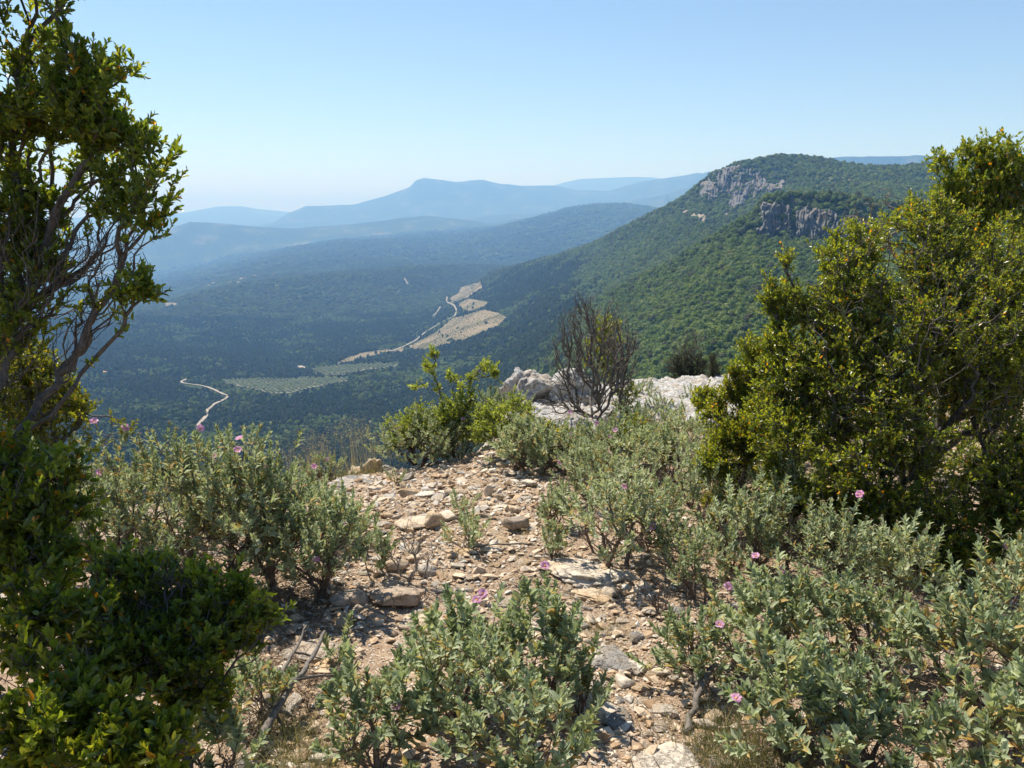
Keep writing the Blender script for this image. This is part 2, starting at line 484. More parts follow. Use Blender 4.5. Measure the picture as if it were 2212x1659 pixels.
# ------------------------------------------------------------------ far terrain: one polar height field
KEYS = [  # each: list of (u, v, r)
 [(0,1000,900),(600,980,900),(900,950,850),(1100,900,750),(1300,850,550),(1500,850,380),(1640,850,330),(1900,850,300),(2212,850,300)],
 [(0,930,1150),(600,900,1200),(900,860,1250),(1100,800,1200),(1200,740,1120),(1295,665,1040),(1380,620,960),(1455,585,910),(1525,545,870),(1577,520,850),(1640,512,850),(1700,518,850),(1830,530,835),(2212,540,800)],
 [(0,920,1200),(600,890,1250),(900,850,1300),(1100,790,1260),(1200,725,1200),(1295,645,1100),(1380,605,1000),(1455,568,950),(1525,523,910),(1577,495,890),(1630,466,880),(1646,437,884),(1680,421,890),(1750,420,900),(1850,428,890),(1900,438,900),(2212,450,900)],
 [(0,890,1350),(600,860,1400),(900,820,1450),(1100,740,1500),(1200,690,1450),(1295,655,1320),(1380,625,1220),(1455,600,1150),(1577,535,1100),(1640,495,1080),(1750,465,1080),(2212,475,1080)],
 [(0,781,1950),(600,781,1950),(900,740,2100),(1100,660,2100),(1200,610,2100),(1300,560,2000),(1400,500,1900),(1480,450,1800),(1520,440,1700),(1600,445,1650),(1690,415,1650),(1750,395,1650),(2212,395,1600)],
 [(0,735,2350),(600,730,2400),(900,685,2650),(1000,640,2900),(1060,592,3000),(1120,576,2850),(1200,556,2600),(1290,525,2350),(1340,497,2200),(1400,465,2050),(1480,425,1900),(1510,398,1820),(1550,368,1780),(1600,352,1800),(1680,338,1900),(1740,340,1950),(1800,352,1950),(1870,362,1950),(1930,362,1900),(2000,356,1850),(2212,350,1800)],
 [(0,705,2600),(600,690,2750),(900,655,3000),(1000,620,3300),(1120,590,3300),(1200,585,3300),(1400,560,3200),(1550,480,3200),(2212,480,3000)],
 [(0,695,3000),(200,690,3000),(340,672,3100),(400,650,3250),(500,625,3400),(600,608,3500),(700,597,3600),(800,590,3700),(900,580,3800),(1000,577,3900),(1120,582,3900),(1300,570,3900),(2212,500,3900)],
 [(0,680,3900),(200,678,3900),(340,660,3900),(480,618,4000),(600,596,4300),(800,582,4500),(1120,580,4500),(2212,520,4500)],
 [(0,640,5000),(250,615,5100),(350,600,5200),(500,570,5200),(620,540,5200),(700,527,5200),(750,520,5200),(850,517,5200),(980,510,5200),(1080,495,5200),(1130,480,5200),(1150,475,5200),(1220,455,5200),(1290,443,5200),(1350,442,5200),(1420,452,5200),(1480,472,5200),(1600,490,5200),(2212,500,5200)],
 [(0,625,5800),(350,590,5900),(500,560,5900),(750,520,5900),(1080,492,5900),(1290,470,5900),(2212,500,5900)],
 [(0,600,6600),(200,568,6600),(250,545,6600),(330,515,6600),(380,490,6600),(410,481,6600),(480,484,6600),(560,492,6600),(640,494,6600),(760,485,6600),(860,470,6600),(940,467,6600),(1000,472,6600),(1060,482,6600),(1110,474,6600),(1170,468,6600),(1300,478,6600),(1500,470,6500),(2212,450,6200)],
 [(0,520,7300),(1000,490,7300),(2212,450,7000)],
 [(0,512,7900),(900,488,7900),(1100,462,7900),(1250,462,7900),(1330,442,7900),(1380,430,7900),(1440,418,7700),(1500,402,7500),(1560,395,7400),(1700,385,7400),(2212,385,7400)],
 [(0,506,8600),(900,480,8600),(1250,452,8600),(1500,410,8400),(2212,390,8000)],
 [(0,500,9800),(400,496,9800),(560,489,9800),(590,481,9800),(620,463,9800),(660,446,9800),(760,443,9800),(830,425,9800),(885,405,9800),(897,391,9800),(915,385,9800),(945,388,9800),(985,392,9800),(1040,388,9800),(1080,398,9800),(1130,402,9800),(1200,402,9800),(1250,412,9800),(1310,414,9800),(1390,392,9500),(1440,385,9300),(1500,375,9100),(1560,367,9000),(1640,360,8800),(1720,350,8600),(1765,341,8500),(1820,336,8500),(1900,338,8500),(1980,334,8500),(2050,340,8500),(2212,345,8500)],
 [(0,490,12000),(600,480,12000),(1200,440,12000),(2212,400,11500)],
 [(0,470,15500),(300,470,15500),(400,460,15500),(470,446,15500),(520,446,15500),(560,452,15500),(620,458,15500),(700,466,15500),(1000,470,15500),(1180,410,15500),(1200,400,15500),(1250,388,15500),(1380,383,15500),(1420,386,15500),(1500,400,15500),(2212,420,15500)],
 [(0,482,19000),(2212,482,19000)],
]
TAZ = np.concatenate([np.radians(np.arange(-180, -44, 4.0)), np.radians(np.arange(-44, 44, 0.145)), np.radians(np.arange(44, 180.1, 4.0))])
NA = len(TAZ)
TR = np.unique(np.concatenate([np.exp(np.linspace(math.log(23), math.log(330), 70)), np.exp(np.linspace(math.log(330), math.log(2700), 250)),
                     np.exp(np.linspace(math.log(2700), math.log(18000), 215)), np.exp(np.linspace(math.log(18000), math.log(45000), 90))]))
LR = np.log(TR)

def build_height():
    kr, kz = [], []
    for r0 in (23.0, 32.0):
        kr.append(np.full(NA, r0))
        kz.append(near_z(np.sin(TAZ) * r0, np.cos(TAZ) * r0, False) - 0.6)
    r0 = 130.0
    te = np.interp(TAZ, np.radians([-35, 0, 12, 30]), [-0.62, -0.60, -0.52, -0.50])
    kr.append(np.full(NA, r0)); kz.append(EYE + te * r0)
    for k in KEYS:
        a = np.array(k, float)
        far = np.interp(a[:, 2], [0, 4500, 5200, 6600, 7900, 9800, 15500, 19000], [0, 4700, 7000, 9300, 11500, 14500, 22000, 29000])
        wgt = 1 - smoothstep(1480, 1640, a[:, 0])
        a[:, 2] = np.where(a[:, 2] > 4500, a[:, 2] + (far - a[:, 2]) * wgt, a[:, 2])
        az, te = azte(a[:, 0], a[:, 1])
        az = np.concatenate([[-4], az, [4]])
        o = np.argsort(az[1:-1]) + 1
        azs = np.concatenate([[-4], az[o], [4]])
        rr = np.interp(TAZ, azs, np.concatenate([[a[o[0]-1, 2]], a[o - 1, 2], [a[o[-1]-1, 2]]]))
        tt = np.interp(TAZ, azs, np.concatenate([[te[o[0]-1]], te[o - 1], [te[o[-1]-1]]]))
        kr.append(rr); kz.append(EYE + tt * rr)
    kr.append(np.full(NA, 45000.0)); kz.append(np.full(NA, -560.0))
    kr = np.log(np.array(kr)); kz = np.array(kz)
    # light smoothing across azimuth keeps traced corners from looking cut
    ker = np.array([1, 2, 3, 2, 1]) / 9.0
    Z = np.empty((NA, len(TR)))
    h = np.diff(kr, axis=0)
    dl = np.diff(kz, axis=0) / h
    m = np.zeros_like(kz)
    same = dl[:-1] * dl[1:] > 0
    w1 = 2 * h[1:] + h[:-1]; w2 = h[1:] + 2 * h[:-1]
    with np.errstate(divide='ignore', invalid='ignore'):
        hm = (w1 + w2) / (w1 / dl[:-1] + w2 / dl[1:])
    m[1:-1] = np.where(same, hm, 0)
    m[0] = dl[0]; m[-1] = dl[-1]
    for i in range(NA):
        x = kr[:, i]
        s = np.clip(np.searchsorted(x, LR, side='right') - 1, 0, len(x) - 2)
        hh = h[s, i]; t = (LR - x[s]) / hh
        Z[i] = ((1 + 2 * t) * (1 - t) ** 2 * kz[s, i] + t * (1 - t) ** 2 * hh * m[s, i]
                + t * t * (3 - 2 * t) * kz[s + 1, i] + t * t * (t - 1) * hh * m[s + 1, i])
    A = TAZ[:, None]; X = np.sin(A) * TR; Y = np.cos(A) * TR
    amp = np.clip((TR - 60) / 500, 0, 1)
    Z += amp * (5.0 * fbm(X / 160, Y / 160, seed=21, oct=4))
    far = np.clip((TR - 1800) / 3000, 0, 1)
    g = 1 - 2 * np.abs(fbm(X / 620 + 0.3 * vnoise(X / 900, Y / 900, seed=33), Y / 620, seed=30, oct=4))
    Z += far * 22 * (g - 0.55)
    return Z
TZ = build_height()

def tz(x, y):
    a = np.arctan2(x, y); r = np.log(np.hypot(x, y))
    i = np.clip(np.searchsorted(TAZ, a, side='right') - 1, 0, NA - 2)
    j = np.clip(np.searchsorted(LR, r, side='right') - 1, 0, len(LR) - 2)
    fa = np.clip((a - TAZ[i]) / (TAZ[i + 1] - TAZ[i]), 0, 1); fr = np.clip((r - LR[j]) / (LR[j + 1] - LR[j]), 0, 1)
    return (TZ[i, j] * (1 - fa) + TZ[i + 1, j] * fa) * (1 - fr) + (TZ[i, j + 1] * (1 - fa) + TZ[i + 1, j + 1] * fa) * fr

def rayhit(u, v, rmin=150.0):
    """far terrain points seen at (u, v)"""
    a, te = azte(np.atleast_1d(u), np.atleast_1d(v))
    i = np.clip(np.searchsorted(TAZ, a, side='right') - 1, 0, NA - 2)
    fa = ((a - TAZ[i]) / (TAZ[i + 1] - TAZ[i]))[:, None]
    col = TZ[i] * (1 - fa) + TZ[i + 1] * fa
    d = col - (EYE + te[:, None] * TR)
    d[:, TR < rmin] = -1
    hit = d >= 0
    j = np.where(hit.any(1), hit.argmax(1), len(TR) - 1)
    j = np.maximum(j, 1)
    k = np.arange(len(a))
    d0, d1 = d[k, j - 1], d[k, j]
    t = np.where(d1 - d0 != 0, -d0 / (d1 - d0 + 1e-12), 0)
    t = np.clip(t, 0, 1)
    r = TR[j - 1] + (TR[j] - TR[j - 1]) * t
    return np.stack([np.sin(a) * r, np.cos(a) * r, EYE + te * r], -1)

def build_terrain():
    X = np.sin(TAZ[:, None]) * TR; Y = np.cos(TAZ[:, None]) * TR
    V = np.stack([X, Y, TZ], -1).reshape(-1, 3)
    k = len(TR)
    i = np.arange(NA - 1)[:, None]; j = np.arange(k - 1)[None, :]
    f = np.stack([i * k + j, (i + 1) * k + j, (i + 1) * k + j + 1, i * k + j + 1], -1).reshape(-1, 4)
    o = mesh_np('hills', V, [f], M['hills'], smooth=True)
    tag(o, kind='structure')
build_terrain()
# ------------------------------------------------------------------ valley floor: fields, tracks, clearing (draped on the terrain)
def in_poly(pu, pv, poly):
    p = np.array(poly, float)
    inside = np.zeros(np.shape(pu), bool)
    j = len(p) - 1
    for i in range(len(p)):
        c = ((p[i, 1] > pv) != (p[j, 1] > pv)) & (pu < (p[j, 0] - p[i, 0]) * (pv - p[i, 1]) / (p[j, 1] - p[i, 1] + 1e-9) + p[i, 0])
        inside ^= c
        j = i
    return inside

GU, GV = np.meshgrid(np.arange(0, 2212, 2) + 1.0, np.arange(300, 1100, 2) + 1.0, indexing='ij')
MASK = np.zeros(GU.shape, np.uint8)           # 1 = open ground seen, no wood; 2 = olive grove
def maskat(u, v):
    i = ((u) / 2).astype(int); j = ((v - 300) / 2).astype(int)
    ok = (i >= 0) & (i < MASK.shape[0]) & (j >= 0) & (j < MASK.shape[1])
    return np.where(ok, MASK[np.clip(i, 0, MASK.shape[0] - 1), np.clip(j, 0, MASK.shape[1] - 1)], 0)

def drape(name, poly, mat, lift=1.2, cols=26, jag=1.5):
    p = np.array(poly, float)
    v0, v1 = p[:, 1].min() + 0.05, p[:, 1].max() - 0.05
    vs = np.arange(v0, v1 + 0.8, 0.8)
    rows = []
    for v in vs:
        v = min(v, v1)
        xs = []
        for a, b in zip(p, np.roll(p, -1, 0)):
            if (a[1] > v) != (b[1] > v):
                xs.append(a[0] + (b[0] - a[0]) * (v - a[1]) / (b[1] - a[1]))
        if len(xs) < 2: continue
        x0 = min(xs) + jag * float(vnoise(v * 0.7, 3.3, seed=int(p[0, 0]))); x1 = max(xs) + jag * float(vnoise(v * 0.7, 9.1, seed=int(p[0, 0]) + 5))
        u = np.linspace(x0, x1, cols)
        h = rayhit(u, np.full(cols, v), 600)
        h[:, 2] = tz(h[:, 0], h[:, 1]) + lift
        rows.append(h)
    V = np.array(rows); n, k = V.shape[:2]
    i = np.arange(n - 1)[:, None]; j = np.arange(k - 1)[None, :]
    f = np.stack([i * k + j, (i + 1) * k + j, (i + 1) * k + j + 1, i * k + j + 1], -1).reshape(-1, 4)
    o = mesh_np(name, V.reshape(-1, 3), [f], mat, smooth=True)
    tag(o, kind='structure')
    MASK[in_poly(GU, GV, poly)] = 1
    return o

def ribbon(name, pts, w, mat, lift=1.8):
    p = np.array(pts, float)
    q = []
    for k in range(len(p) - 1):
        n = max(2, int(np.hypot(*(p[k + 1] - p[k])) / 2.0))
        for t in range(n): q.append(p[k] + (p[k + 1] - p[k]) * t / n)
    q.append(p[-1]); q = np.array(q)
    q[1:-1] = (q[:-2] + q[1:-1] + q[2:]) / 3
    H = rayhit(q[:, 0], q[:, 1], 600)
    d = np.gradient(H[:, :2], axis=0); d /= np.linalg.norm(d, axis=1)[:, None] + 1e-9
    nrm = np.stack([d[:, 1], -d[:, 0]], -1) * w / 2
    rows = []
    for s in (-1, 0, 1):
        P2 = H[:, :2] + nrm * s
        rows.append(np.column_stack([P2, tz(P2[:, 0], P2[:, 1]) + lift]))
    V = np.stack(rows, 1); n, k = V.shape[:2]
    i = np.arange(n - 1)[:, None]; j = np.arange(k - 1)[None, :]
    f = np.stack([i * k + j, i * k + j + 1, (i + 1) * k + j + 1, (i + 1) * k + j], -1).reshape(-1, 4)
    o = mesh_np(name, V.reshape(-1, 3), [f], mat, smooth=True)
    tag(o, kind='structure')
    for a in q:
        MASK[(np.hypot(GU - a[0], (GV - a[1]) * 1.1) < 2.9)] = 1
    return o

drape('vineyard_field', [(992.5,621.8),(1040.5,608.3),(1042,621.8),(1020,637),(1011.7,642.9),(973,656),(971,645),(990,633)], M['vineyard'])
drape('vineyard_field', [(988.7,656.3),(1011.7,644.8),(1054,653.2),(1052,660),(1011.7,673.6),(992.5,666)], M['vineyard'])
drape('vineyard_field', [(881,750.3),(942.6,717.7),(977,689),(1046,669.7),(1084.6,679),(1096,687),(1073,706),(1015.6,729),(969.5,744.6),(900.4,758)], M['vineyard'])
drape('vineyard_field', [(728,783),(777.6,763.8),(839,754.2),(846.7,758),(804.5,769.5),(766,779),(728,786.8)], M['vineyard'])
drape('vineyard_field', [(848,760),(868,747.5),(873.6,760.9)], M['vineyard'])
drape('gravel_clearing', [(641,792.5),(648,790.5),(657,791),(661,794),(658,797),(650,796)], M['track'])
drape('pale_field', [(352,656),(366,653),(384,655),(380,660),(360,662)], M['vineyard'])
drape('olive_field', [(471.5,823.6),(540,819),(621,820),(700,817),(749,818),(753,823.6),(676,838),(621,851),(585,851),(530,838),(486,829)], M['grove'])
drape('olive_field', [(669,798),(728,791),(862,785),(858,793),(788,800),(740,811),(700,810)], M['grove'])
for pl in ([(471.5,823.6),(540,819),(621,820),(700,817),(749,818),(753,823.6),(676,838),(621,851),(585,851),(530,838),(486,829)],
           [(669,798),(728,791),(862,785),(858,793),(788,800),(740,811),(700,810)]):
    MASK[in_poly(GU, GV, pl)] = 2
ribbon('dirt_track', [(404,820),(390,825.4),(394.7,829),(431,833.5),(449.6,838),(464,843.7),(482.5,852.8),(495,856.5),(482.5,865.6),(462,874.8),(446,889),(447.7,898.5),(438.6,907.7),(429.5,918.6),(424,930)], 5.0, M['track'])
ribbon('dirt_track', [(965.7,641),(963.7,652.5),(981,660),(985.6,669.7),(983,683),(958,694.7),(919.6,717.7),(896.6,737),(869.7,750.4),(842.8,760)], 5.5, M['track'])
ribbon('dirt_track', [(952,662),(942.6,677.4),(935,683)], 5, M['track'])
ribbon('dirt_track', [(873,601),(876,606),(881,614)], 5.5, M['track'])

# ------------------------------------------------------------------ rock faces hugging the slopes
def rock_face(name, u0, u1, v0, v1, amp, mat, nu=90, nv=46, rib=9.0, seed=1, rough=0.25, mask=1):
    us = np.linspace(u0, u1, nu); vs = np.linspace(v0, v1, nv)
    U, V_ = np.meshgrid(us, vs, indexing='ij')
    H = rayhit(U.ravel(), V_.ravel(), 300)
    s = (U - u0) / (u1 - u0); t = (V_ - v0) / (v1 - v0)
    s, t = s.ravel(), t.ravel()
    a = np.arctan2(H[:, 0], H[:, 1]); r = np.hypot(H[:, 0], H[:, 1])
    rm = np.median(r)
    arc = a * rm
    z = H[:, 2]
    rb = 1 - 2 * np.abs(vnoise(arc / rib + 0.6 * vnoise(z / 9, arc / 20, seed=seed + 9), z / (rib * 6), seed=seed))
    rb2 = 1 - 2 * np.abs(vnoise(arc / (rib * 0.35), z / (rib * 1.6), seed=seed + 3))
    big = vnoise(arc / (rib * 3), z / (rib * 4), seed=seed + 5)
    edge = np.minimum(np.minimum(s, 1 - s) * 5.0, np.minimum(t, 1 - t) * 3.6)
    edge = edge + (rough + 0.35) * 1.9 * fbm(arc / (rib * 1.2), z / (rib * 1.2), seed=seed + 7, oct=3)
    m = np.clip(edge * 1.8 - 0.35, -0.7, 1)
    bed = vnoise(z / 4.5 + 0.35 * vnoise(arc / 25, z / 12, seed=seed + 11), 0.5, seed=seed + 12)
    fine = fbm(arc / 2.6, z / 2.2, seed=seed + 13, oct=3)
    d = amp * (m * 0.8 + 0.36 * rb + 0.24 * rb2 + 0.42 * big + 0.20 * bed + 0.17 * fine - 0.38)
    P = H.copy()
    P[:, 0] -= np.sin(a) * d; P[:, 1] -= np.cos(a) * d
    P[:, 2] += 0.12 * d
    i = np.arange(nu - 1)[:, None]; j = np.arange(nv - 1)[None, :]
    f = np.stack([i * nv + j, i * nv + j + 1, (i + 1) * nv + j + 1, (i + 1) * nv + j], -1).reshape(-1, 4)
    # drop quads that span a depth jump of the sight lines
    Rr = r[f]
    f = f[((Rr.max(1) - Rr.min(1)) < 0.06 * rm) & (np.abs(Rr - rm).max(1) < 0.2 * rm)]
    o = mesh_np(name, P, [f], mat, smooth=False)
    tag(o, kind='structure')
    if mask:
        q = (d > amp * 0.05)
        uu, vv = U.ravel()[q], V_.ravel()[q]
        ii = ((uu) / 2).astype(int); jj = ((vv - 300) / 2).astype(int)
        MASK[ii, jj] = 3

rock_face('cliff', 1634, 1722, 434, 510, 10, M['cliff'], 170, 100, 5.0, 1)
rock_face('cliff', 1716, 1770, 446, 520, 9, M['cliff'], 120, 90, 5.0, 2)
rock_face('cliff', 1762, 1812, 452, 520, 9, M['cliff'], 120, 90, 4.5, 3)
rock_face('cliff', 1806, 1838, 464, 522, 8, M['cliff'], 50, 50, 6.0, 4)
k = 5
for (a, b, c, d) in [(1538,1600,357,377),(1512,1550,378,432),(1548,1575,366,420),(1572,1606,372,446),(1596,1650,360,384),(1604,1640,388,428),(1632,1662,380,416),(1648,1702,389,416),(1580,1612,412,450),(1530,1556,395,440)]:
    rock_face('cliff', a, b, c, d, 11, M['cliff'], 80, 70, 7.0, k, rough=0.5); k += 1
for (a, b, c, d) in [(1472,1488,449,462),(1488,1506,458,470),(1506,1530,462,478),(1560,1572,458,468)]:
    rock_face('scree', a, b, c, d, 3, M['scree'], 30, 20, 9.0, k, rough=0.3); k += 1

# ------------------------------------------------------------------ woods
def lump(nleaf, rad, hgt, seed, leaf, cone=0.0):
    r = np.random.default_rng(seed)
    bm = bmesh.new()
    bmesh.ops.create_icosphere(bm, subdivisions=2, radius=1.0)
    V = np.array([v.co[:] for v in bm.verts]); Fc = np.array([[v.index for v in f.verts] for f in bm.faces])
    bm.free()
    n = 0.30 * vnoise(V[:, 0] * 1.7, V[:, 1] * 1.7, V[:, 2] * 1.7, seed) + 0.16 * vnoise(V[:, 0] * 4, V[:, 1] * 4, V[:, 2] * 4, seed + 1)
    core = V * (0.86 + n)[:, None]
    def shape(P):
        tap = 1 - cone * np.clip((P[:, 2] + 1) / 2, 0, 1)
        return P * np.stack([rad * tap, rad * tap, np.full(len(P), hgt / 2)], -1) + [0, 0, hgt * 0.5]
    d = r.normal(size=(nleaf, 3)); d /= np.linalg.norm(d, axis=1)[:, None]
    d[:, 2] = np.where(d[:, 2] < -0.5, -d[:, 2], d[:, 2])
    nn = 0.30 * vnoise(d[:, 0] * 1.7, d[:, 1] * 1.7, d[:, 2] * 1.7, seed) + 0.16 * vnoise(d[:, 0] * 4, d[:, 1] * 4, d[:, 2] * 4, seed + 1)
    c = shape(d * (0.86 + nn + r.uniform(0.0, 0.16, nleaf))[:, None])
    a = r.normal(size=(nleaf, 3)); a /= np.linalg.norm(a, axis=1)[:, None]
    b = np.cross(a, d); b /= np.linalg.norm(b, axis=1)[:, None] + 1e-9
    s = leaf * r.uniform(0.6, 1.3, nleaf)[:, None]
    q = np.stack([c - a * s, c + b * s * 0.7, c + a * s, c - b * s * 0.7], 1).reshape(-1, 3)
    cv = shape(core)
    nv = len(cv)
    return np.vstack([cv, q]), Fc, (np.arange(nleaf * 4).reshape(-1, 4) + nv)

PROTO = []
def proto(name, *a):
    V, f3, f4 = lump(*a)
    me = mesh_np(name, V, [f3, f4], M['far_foliage'], link=False)
    o = bpy.data.objects.new(name, me)
    PROTO.append(o)
proto('oak_crown', 150, 1.0, 1.5, 41, 0.20)
proto('oak_crown', 150, 1.05, 1.3, 42, 0.20)
proto('oak_crown', 150, 1.0, 1.7, 43, 0.22)
proto('pine_crown', 150, 0.85, 2.3, 44, 0.20, 0.55)
proto('pine_crown', 150, 0.80, 2.0, 45, 0.20, 0.35)
proto('pine_crown', 150, 0.95, 2.1, 46, 0.22, 0.45)
proto('low_crown', 60, 1.0, 1.25, 47, 0.30)

def scatter(name, P, scale, tint, which, kinds, label=None, mats=None, smin=(1, 1, 1), tilt=0.1):
    """one object: many instances of a few small meshes on points"""
    n = len(P)
    me = bpy.data.meshes.new(name)
    me.vertices.add(n)
    me.vertices.foreach_set('co', np.ascontiguousarray(P, np.float32).ravel())
    r = np.random.default_rng(n)
    rot = np.stack([r.normal(0, tilt, n), r.normal(0, tilt, n), r.uniform(0, 6.283, n)], -1)
    sc = np.stack([scale * smin[0] * r.uniform(0.85, 1.18, n), scale * smin[1] * r.uniform(0.85, 1.18, n), scale * smin[2] * r.uniform(0.8, 1.25, n)], -1)
    for nm, typ, dat in (('rot', 'FLOAT_VECTOR', rot), ('scl', 'FLOAT_VECTOR', sc)):
        at = me.attributes.new(nm, typ, 'POINT'); at.data.foreach_set('vector', np.ascontiguousarray(dat, np.float32).ravel())
    at = me.attributes.new('tint', 'FLOAT', 'POINT'); at.data.foreach_set('value', np.ascontiguousarray(tint, np.float32))
    at = me.attributes.new('which', 'INT', 'POINT'); at.data.foreach_set('value', np.ascontiguousarray(which, np.int32))
    o = bpy.data.objects.new(name, me)
    C.collection.objects.link(o)
    ng = bpy.data.node_groups.new(name + '_scatter', 'GeometryNodeTree')
    ng.interface.new_socket('Geometry', in_out='INPUT', socket_type='NodeSocketGeometry')
    ng.interface.new_socket('Geometry', in_out='OUTPUT', socket_type='NodeSocketGeometry')
    gi = ng.nodes.new('NodeGroupInput'); go = ng.nodes.new('NodeGroupOutput')
    mp = ng.nodes.new('GeometryNodeMeshToPoints')
    ng.links.new(gi.outputs[0], mp.inputs['Mesh'])
    g2i = ng.nodes.new('GeometryNodeGeometryToInstance')
    for ob in reversed(kinds):
        oi = ng.nodes.new('GeometryNodeObjectInfo')
        oi.inputs['Object'].default_value = ob
        ng.links.new(oi.outputs['Geometry'], g2i.inputs[0])
    def na(nm, t):
        a = ng.nodes.new('GeometryNodeInputNamedAttribute'); a.data_type = t; a.inputs['Name'].default_value = nm
        return a.outputs['Attribute']
    iop = ng.nodes.new('GeometryNodeInstanceOnPoints')
    iop.inputs['Pick Instance'].default_value = True
    ng.links.new(mp.outputs[0], iop.inputs['Points'])
    ng.links.new(g2i.outputs[0], iop.inputs['Instance'])
    ng.links.new(na('which', 'INT'), iop.inputs['Instance Index'])
    e2r = ng.nodes.new('FunctionNodeEulerToRotation')
    ng.links.new(na('rot', 'FLOAT_VECTOR'), e2r.inputs[0])
    ng.links.new(e2r.outputs[0], iop.inputs['Rotation'])
    ng.links.new(na('scl', 'FLOAT_VECTOR'), iop.inputs['Scale'])
    ng.links.new(iop.outputs[0], go.inputs[0])
    md = o.modifiers.new('scatter', 'NODES'); md.node_group = ng
    tag(o, kind='stuff')
    return o

TE = (TZ - EYE) / TR
TE[:, TR < 140] = -9
RM = np.maximum.accumulate(TE, axis=1)

def wood_points():
    out = []
    for (r0, r1, sp, rad) in ((40, 330, 6.0, 2.6), (330, 1500, 4.1, 2.35), (1500, 2750, 5.7, 3.3), (2750, 5000, 9.5, 5.2), (5000, 8300, 21.0, 11.0)):
        half = R(35.5)
        n = int(half * (r1 * r1 - r0 * r0) / sp ** 2)
        a = rng.uniform(-half, half, n); r = np.sqrt(rng.uniform(r0 * r0, r1 * r1, n))
        x, y = np.sin(a) * r, np.cos(a) * r
        z = tz(x, y)
        g = vnoise(x / 38, y / 38, seed=71) * 0.5 + vnoise(x / 150, y / 150, seed=72) * 0.5      # gaps between trees
        keep = rng.uniform(size=n) < np.clip(1.12 + g * 1.1, 0.12, 1)
        if r0 >= 330:
            i = np.clip(np.searchsorted(TAZ, a) - 1, 0, NA - 1); j = np.clip(np.searchsorted(TR, r * 0.985) - 1, 0, len(TR) - 1)
            keep &= (z + 12 - EYE) / r > RM[i, j] - 0.004
            u, v = project(x, y, z)
            _, vt = project(x, y, z + rad * 1.7)
            mk = np.maximum(np.maximum(maskat(u, v), maskat(u, vt)), maskat(u, (v + vt) / 2))
            keep &= (mk == 0) | ((mk == 1) & (maskat(u, v) == 0) & (r > 1700) & (maskat(u, (v + vt) / 2) == 0) & (rng.uniform(size=n) < 0.5)) | ((mk == 1) & (rng.uniform(size=n) < 0.004)) | ((mk == 3) & (rng.uniform(size=n) < 0.25))
            keep &= (u > -90) & (u < 2300)
        x, y, z, r, a = x[keep], y[keep], z[keep], r[keep], a[keep]
        n = len(x)
        u, v = project(x, y, z)
        # oak wood on the upper slopes, pine on the lower ones
        zone = 0.55 * fbm(x / 240, y / 240, seed=81, oct=3) + 0.35 * vnoise(x / 60, y / 60, seed=85)
        up = smoothstep(-210, -110, z) * smoothstep(1150, 1350, u)
        pine = (zone + 0.22 - 1.0 * up + rng.normal(0, 0.16, n)) > 0.0
        tint = np.where(pine, rng.uniform(0.0, 0.36, n), np.clip(rng.normal(0.68, 0.13, n) + 0.10 * vnoise(x / 90, y / 90, seed=86), 0.44, 0.91))
        brown = rng.uniform(size=n) < 0.07
        tint = np.where(brown, rng.uniform(0.34, 0.44, n), tint)
        if r0 >= 2750:
            tint = np.where(tint > 0.45, 0.45 + (tint - 0.45) * 0.55, tint)
        which = np.where(pine, rng.integers(3, 6, n), rng.integers(0, 3, n))
        if r0 >= 2750:
            which = np.full(n, 6)
        sc = rad * np.clip(np.exp(rng.normal(0, 0.34, n)), 0.4, 1.55) * np.where(pine, 0.95, 1.0)
        out.append((np.stack([x, y, z - 0.25 * sc], -1), sc, tint, which))
    return [np.concatenate(q) for q in zip(*out)]
P, S_, T_, K_ = wood_points()
NWOOD = len(P)
print('wood points', NWOOD)
scatter('woods', P, S_, T_, K_, PROTO)

def vine_rows():
    X, Y = np.meshgrid(np.arange(-1600, 1000, 2.4), np.arange(1300, 4600, 11.0))
    ca, sa = math.cos(R(38)), math.sin(R(38))
    x = X.ravel() * ca - (Y.ravel() - 2700) * sa; y = X.ravel() * sa + (Y.ravel() - 2700) * ca + 2700
    k = (y > 1200) & (np.abs(np.arctan2(x, y)) < 0.5)
    x, y = x[k], y[k]
    x = x + rng.normal(0, 0.4, len(x)); y = y + rng.normal(0, 0.4, len(x))
    z = tz(x, y)
    u, v = project(x, y, z)
    g = vnoise(x / 70, y / 70, seed=64)
    k = (maskat(u, v) == 1) & (u > 720) & (rng.uniform(size=len(x)) < 0.40 + 0.6 * g)
    x, y, z = x[k], y[k], z[k]; n = len(x)
    print('vines', n)
    scatter('vine_rows', np.stack([x, y, z + 0.9], -1), rng.uniform(0.7, 1.15, n), rng.uniform(0.42, 0.80, n), np.full(n, 6), PROTO)
vine_rows()

def grove_points():
    # olives planted on a grid
    g = np.arange(-1500, 700, 8.5)
    X, Y = np.meshgrid(g, np.arange(1300, 2600, 8.5))
    ca, sa = math.cos(0.5), math.sin(0.5)
    x = X.ravel() * ca - (Y.ravel() - 1900) * sa; y = X.ravel() * sa + (Y.ravel() - 1900) * ca + 1900
    x += rng.normal(0, 0.5, len(x)); y += rng.normal(0, 0.5, len(x))
    z = tz(x, y)
    u, v = project(x, y, z)
    k = (maskat(u, v) == 2) & (rng.uniform(size=len(x)) < 0.95)
    a = np.arctan2(x, y); r = np.hypot(x, y)
    return x[k], y[k], z[k]
x, y, z = grove_points()
n = len(x)
print('olives', n)
scatter('olive_trees', np.stack([x, y, z + 0.6], -1), rng.uniform(2.0, 2.9, n), rng.uniform(0.93, 1.0, n), rng.integers(0, 3, n), PROTO[:3])

